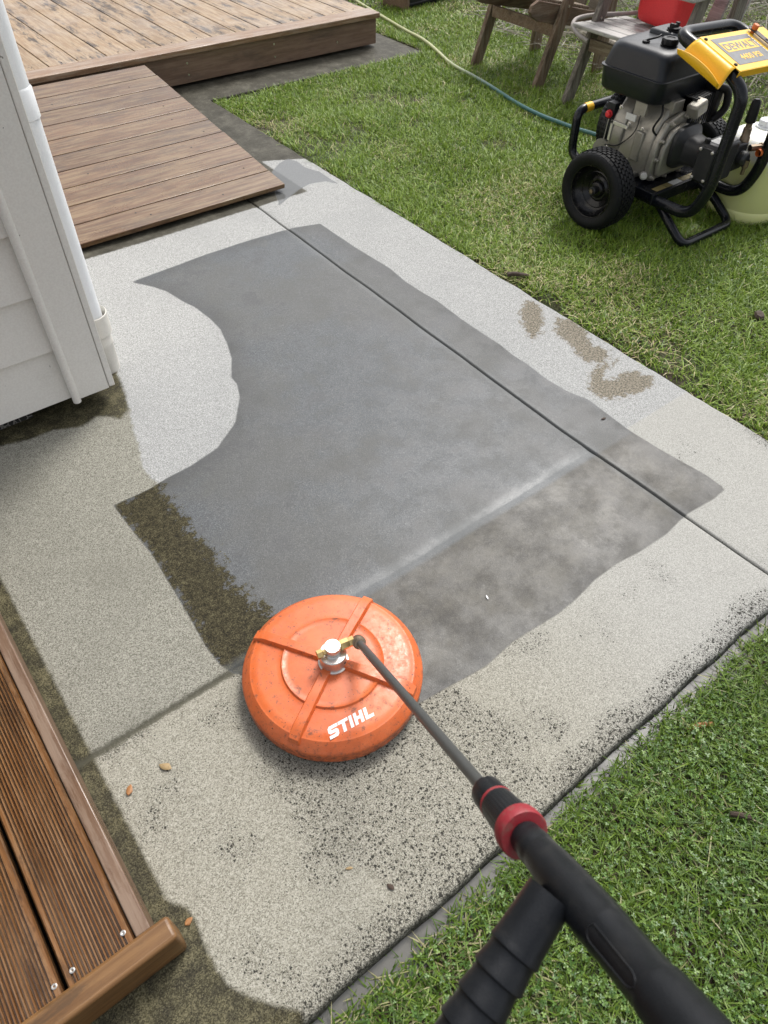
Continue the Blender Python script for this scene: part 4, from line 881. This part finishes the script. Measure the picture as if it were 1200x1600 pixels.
# black bin by the far deck corner
BIN = 1
bn = empty('black_bin', (4.35, 5.15, 0), 'black ribbed box with a brown end board on the grass beyond the deck corner', 'box')
m = MB(); rot = Matrix.Rotation(R(7), 3, 'Z')
m.box((4.47, 5.21, .12), (.60, .26, .26), rot)
for k in range(4): m.box((4.47, 5.21, .03+k*.06), (.604, .272, .022), rot)
m.build('box_body', M_blackp, bn, bevel=.006)
m = MB(); m.box((4.155, 5.17, .12), (.025, .27, .28), rot); m.build('end_board', M_fasc, bn, bevel=.003)
# log edging
m = MB(); rs = []
for k in range(17):
    t = k/16; c = Vector((5.02-.50*t, 4.75-2.3*t, .02)); rs.append([c+Vector((math.cos(a)*.055*(1+.12*math.sin(3*a+k)), .02*math.cos(a), math.sin(a)*.050*(1+.1*math.cos(2*a+k*.7)))) for a in np.linspace(0, 2*math.pi, 14, endpoint=False)])
m.rings(rs); tag(m.build('timber_edging', wood('bleached_log', ((.25, .22, .18), (.42, .38, .32), (.58, .54, .47)), 1, None, ((.1, .08, .06), .5), .8)), 'bleached timber edging lying behind the garden chairs', 'timber')
# dry brush
rnd_ = random.Random(11); m = MB()
for i in range(2600):
    x = rnd_.uniform(4.75, 7.5); y = rnd_.uniform(1.2, 5.2) if rnd_.random() < .8 else rnd_.uniform(2, 4)
    z = rnd_.uniform(.0, .32)*min(1, (x-4.55)*1.1); a = rnd_.uniform(0, 2*math.pi); l = rnd_.uniform(.10, .42); d = Vector((math.cos(a)*l, math.sin(a)*l, rnd_.uniform(-.12, .25)*l*2))
    p0 = Vector((x, y, z)); p1 = p0+d*.5+Vector((rnd_.uniform(-.03, .03), rnd_.uniform(-.03, .03), rnd_.uniform(-.02, .03))); r = rnd_.uniform(.0013, .0038)
    m.tube([p0, p1, p0+d], [r, r*.8, r*.45], 4, cap=False)
for i in range(240):
    x = rnd_.uniform(4.25, 4.75); y = 4.3-(4.75-x)*1.2+rnd_.uniform(-.9, .5); a = rnd_.uniform(0, 6.28); l = rnd_.uniform(.08, .25)
    p0 = Vector((x, y, rnd_.uniform(.0, .05))); m.tube([p0, p0+Vector((math.cos(a)*l, math.sin(a)*l, rnd_.uniform(-.01, .05)))], .0018, 4, cap=False)
q = NM('dry_twigs'); M_twig = q.fin(q.ramp(q.attr('rnd'), [(0, (.10, .085, .065)), (.5, (.30, .27, .22)), (1, (.52, .49, .43))]), .8)
tag(m.build('dry_brush', M_twig, smooth=False), 'tangle of dry grey twigs beyond the chairs', 'brush', kind='stuff')
# ------------------------------------------------------------------ grass
rs0 = np.random.RandomState(5)
def in_lawn(x, y):
    right = (x > XR+.008) & ~((y > YL-.015) & (x < XL+.01) & (y < 5.0)) & ~((x < 3.47) & (y > 4.4))
    near = (y < .182+(vnoise(x, y, 7)-.5)*.045+(vnoise(x+5, y, 25)-.5)*.02) & (x > -1.0) & (x < XR+.01)
    return right | near | ((x > XR) & (y < .2))
def scatter(x0, x1, y0, y1, dens):
    n = int((x1-x0)*(y1-y0)*dens); x = rs0.uniform(x0, x1, n); y = rs0.uniform(y0, y1, n)
    ok = in_lawn(x, y); x, y = x[ok], y[ok]; z = lawn_z(x, y)
    u, v, d = project(np.stack([x, y, z], -1)); ok = (d > .2) & (u > -160) & (u < 1360) & (v > -120) & (v < 1720)
    x, y, z = x[ok], y[ok], z[ok]
    # wear: bare patches
    bare = vnoise(x+11, y+4, 2.2)*.6+vnoise(x, y+8, 6.5)*.4
    edge = np.clip(1-np.abs(x-XR)/.10, 0, 1)*(y > .2)
    keep = rs0.rand(len(x)) > np.clip((bare-.66)*5, 0, .75)+edge*.25*(vnoise(x, y, 5) > .5)
    return x[keep], y[keep], z[keep]
BX, BY, BZ, SC = [], [], [], []
for a, b, c, d, dens, s in ((2.0, 3.2, .15, 4.2, 24000, .95), (3.2, 4.4, 1.3, 5.2, 15000, 1.15), (4.4, 5.6, 1.0, 6.6, 5500, 1.5), (3.4, 8.5, 5.2, 9.0, 2600, 2.1), (5.6, 9, .8, 5.2, 1800, 2.0), (-.6, 2.0, -1.2, .2, 40000, .78), (2.0, 3.2, -.8, .15, 14000, 1.0)):
    x, y, z = scatter(a, b, c, d, dens); BX.append(x); BY.append(y); BZ.append(z); SC.append(np.full(len(x), s))
bx, by, bz, sc_ = map(np.concatenate, (BX, BY, BZ, SC)); n = len(bx)
near = (by < .2) & (bx < XR)
az = rs0.uniform(0, 2*np.pi, n)+vnoise(bx, by, 4)*3; h = (.024+.026*rs0.rand(n)**1.6)*np.where(near, .66, 1)*(.75+.5*vnoise(bx+2, by, 2.5))*np.sqrt(sc_)
lean = (.25+1.15*rs0.rand(n)**1.1)*np.where(near, 1.15, 1.0); wdt = (.0011+.0011*rs0.rand(n))*sc_
straw = rs0.rand(n) < (.035+.28*np.clip(vnoise(bx+30, by+17, 3.3)-.52, 0, 1)*2)
lean = np.where(straw, lean*1.4+.3, lean)
dx, dy = np.cos(az), np.sin(az); px_, py_ = -dy*wdt, dx*wdt
h = np.where(near & (rs0.rand(n) < .12), h*1.6, h)
L = h
def P(t):
    up = L*(t-.38*t*t*np.minimum(lean, 2)); out = L*lean*(t**1.5)
    return np.stack([bx+dx*out, by+dy*out, np.maximum(bz+up-.002, bz+.001)], -1)
W_ = np.stack([px_, py_, np.zeros(n)], -1)
c0, c1_, c2_, c3_ = P(0.0), P(.4), P(.75), P(1.0)
Vg = np.stack([c0-W_*.8, c0+W_*.8, c1_-W_, c1_+W_, c2_-W_*.7, c2_+W_*.7, c3_-W_*.12, c3_+W_*.12], 1).reshape(-1, 3)
b8 = (np.arange(n)*8)[:, None]; Fg = np.concatenate([b8+np.array([0, 1, 3, 2]), b8+np.array([2, 3, 5, 4]), b8+np.array([4, 5, 7, 6])], 0)
rn = np.clip(rs0.rand(n)*.75-np.where(near, .10, 0), 0, 1); rn = np.where(straw, .86+.14*rs0.rand(n), rn)
q = NM('grass_blades'); a_ = q.attr('rnd'); p = q.pos(); tt = q.attr('tip')
sepy = q.n('SeparateXYZ'); q.put(sepy.inputs[0], p)
nz = q.noise(p, 2.6, 4, .6)
gcol = q.ramp(a_, [(0, (.050, .110, .006)), (.35, (.150, .255, .015)), (.74, (.29, .40, .045)), (.84, (.42, .46, .10)), (.86, (.42, .35, .16)), (1, (.62, .54, .31))])
gcol = q.mix(q.mt('MULTIPLY', q.mr(nz, .42, .62), .32), gcol, (.23, .33, .045))
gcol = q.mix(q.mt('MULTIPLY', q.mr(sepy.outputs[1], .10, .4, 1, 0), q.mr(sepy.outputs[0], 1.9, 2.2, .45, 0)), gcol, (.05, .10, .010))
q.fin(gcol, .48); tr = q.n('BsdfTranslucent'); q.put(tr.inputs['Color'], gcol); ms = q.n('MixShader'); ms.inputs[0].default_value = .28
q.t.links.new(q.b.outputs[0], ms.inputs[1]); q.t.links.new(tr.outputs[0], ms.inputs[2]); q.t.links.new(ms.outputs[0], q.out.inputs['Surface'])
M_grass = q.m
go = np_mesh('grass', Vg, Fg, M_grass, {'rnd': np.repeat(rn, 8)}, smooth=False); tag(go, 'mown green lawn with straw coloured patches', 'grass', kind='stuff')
print('blades', n)
# clover and small round leaves in the near lawn
def leaflets(x0, x1, y0, y1, dens, size):
    x, y, z = scatter(x0, x1, y0, y1, dens); k = vnoise(x+21, y+3, 4.5); ok = rs0.rand(len(x)) < np.clip((k-.25)*2.2, .08, 1); x, y, z = x[ok], y[ok], z[ok]; n = len(x)
    zz = z+.006+.020*rs0.rand(n); a = rs0.uniform(0, 6.28, n); s = size*(.55+.7*rs0.rand(n)); tl = rs0.uniform(-.5, .5, (n, 2)); V = []; 
    shape = [(0, 0), (.55, .50), (1.15, .55), (1.45, .0), (1.15, -.55), (.55, -.50)]
    for l in range(3):
        al = a+l*2.094; ca, sa = np.cos(al), np.sin(al); pts = []
        for (u, v) in shape:
            X_ = x+s*(u*ca-v*sa); Y_ = y+s*(u*sa+v*ca); Z_ = zz+(X_-x)*tl[:, 0]+(Y_-y)*tl[:, 1]+s*abs(v)*.35
            pts.append(np.stack([X_, Y_, Z_], -1))
        V.append(np.stack(pts, 1))
    V = np.concatenate(V, 0).reshape(-1, 3); m_ = 3*n; b = (np.arange(m_)*6)[:, None]
    F = np.concatenate([b+np.array([0, 1, 2, 3]), b+np.array([0, 3, 4, 5])], 0); return V, F, np.repeat(np.tile(rs0.rand(n)*.6, 3), 6)
v1, f1, r1 = leaflets(-.5, 2.2, -1.0, .15, 11000, .0034); v2, f2, r2 = leaflets(2.0, 3.4, .1, 1.6, 1500, .0035)
q = NM('clover_leaf'); a_ = q.attr('rnd'); col = q.ramp(a_, [(0, (.030, .075, .010)), (.4, (.075, .150, .020)), (.7, (.16, .24, .045))]); M_clov = q.fin(col, .42)
tag(np_mesh('clover', np.concatenate([v1, v2]), np.concatenate([f1, f2+len(v1)]), M_clov, {'rnd': np.concatenate([r1, r2])}, smooth=False), 'small clover leaves growing through the near lawn', 'clover', kind='stuff')
# ------------------------------------------------------------------ litter
M_leafb = simple('brown_leaf', (.30, .135, .045), .55, g=.6, sc=120, grime=(.09, .05, .02))
M_leafp = simple('pale_leaf', (.30, .21, .10), .6, g=.9, sc=160, grime=(.14, .08, .035))
M_bark = simple('dark_bark', (.050, .032, .022), .8, g=.5, sc=90)
def leaf(name, x, y, z, l, w_, a, mat, label, cat='leaf', curl=.25):
    m = MB(); top = []; 
    prof = [(0, .03), (.15, .55), (.35, .95), (.55, 1), (.78, .6), (1, .04)]
    vs = []; ca, sa = math.cos(a), math.sin(a)
    for t, k in prof:
        for s in (-1, 0, 1):
            u = (t-.5)*l; v = s*k*w_/2*(1+.15*math.sin(t*9+s)); zz = z+.0015+abs(s)*k*w_*curl*.6+(t-.5)**2*l*curl*.6
            vs.append(Vector((x+u*ca-v*sa, y+u*sa+v*ca, zz)))
    fs = [(i*3+j, i*3+j+1, (i+1)*3+j+1, (i+1)*3+j) for i in range(5) for j in range(2)]
    m.add(vs, fs); o = m.build(name, mat); so = o.modifiers.new('t', 'SOLIDIFY'); so.thickness = .0006; tag(o, label, cat); return o
leaf('fallen_leaf', -.056, .745, 0, .024, .014, .9, M_leafb, 'small rusty brown leaf on the concrete beside the low deck')
leaf('fallen_leaf', .025, .745, 0, .030, .016, 2.2, M_leafp, 'pale crumpled leaf on the concrete, left of the orange disc')
leaf('fallen_leaf', -.072, .452, 0, .018, .012, .2, M_leafb, 'brown leaf scrap beside the end of the low deck')
leaf('fallen_leaf', .262, .27, 0, .018, .010, 1.9, M_bark, 'black leaf flake on the speckled front of the path', curl=.1)
leaf('fallen_leaf', .218, .345, 0, .016, .006, 2.6, M_leafp, 'tiny straw coloured husk on the speckled front of the path', curl=.1)
leaf('fallen_leaf', 1.662, .938, 0, .020, .008, 2.9, M_bark, 'black sliver on the wet strip right of the long groove', curl=.1)
leaf('fallen_leaf', .876, .652, 0, .016, .005, 1.2, simple('white_petal', (.7, .7, .7), .5), 'tiny white fleck on the wet front slab', curl=.5)
def stick(name, pts, r, label, mat=M_bark):
    m = MB(); m.tube(spline(pts, 4), r, 8); tag(m.build(name, mat), label, 'stick')
stick('stick', [(2.03, 1.76, .008), (2.055, 1.74, .012), (2.09, 1.70, .008)], .009, 'short dark stick lying where lawn meets the path')
stick('twig', [(.905, -.05, .004), (.915, -.065, .012), (.93, -.08, .006)], .006, 'dark bark chip in the near lawn')
stick('twig', [(.80, -.235, .005), (.86, -.245, .018), (.93, -.285, .012), (.97, -.32, .006)], .0022, 'pale bent grass stalk in the near lawn', M_leafp)
stick('wood_chip', [(1.005, .120, -.025), (1.03, .110, -.018), (1.06, .092, -.02)], .007, 'brown wood chip at the edge of the muddy water', M_leafb)
m = MB(); m.lathe([(.0, 0), (.018, .002), (.024, .010), (.018, .020), (0, .024)], (2.60, .975, .0), seg=10, cap=False, mod=lambda a, h: 1+.25*math.sin(a*2)); tag(m.build('stone', M_bark), 'black stone half sunk in the lawn at the right edge', 'stone')
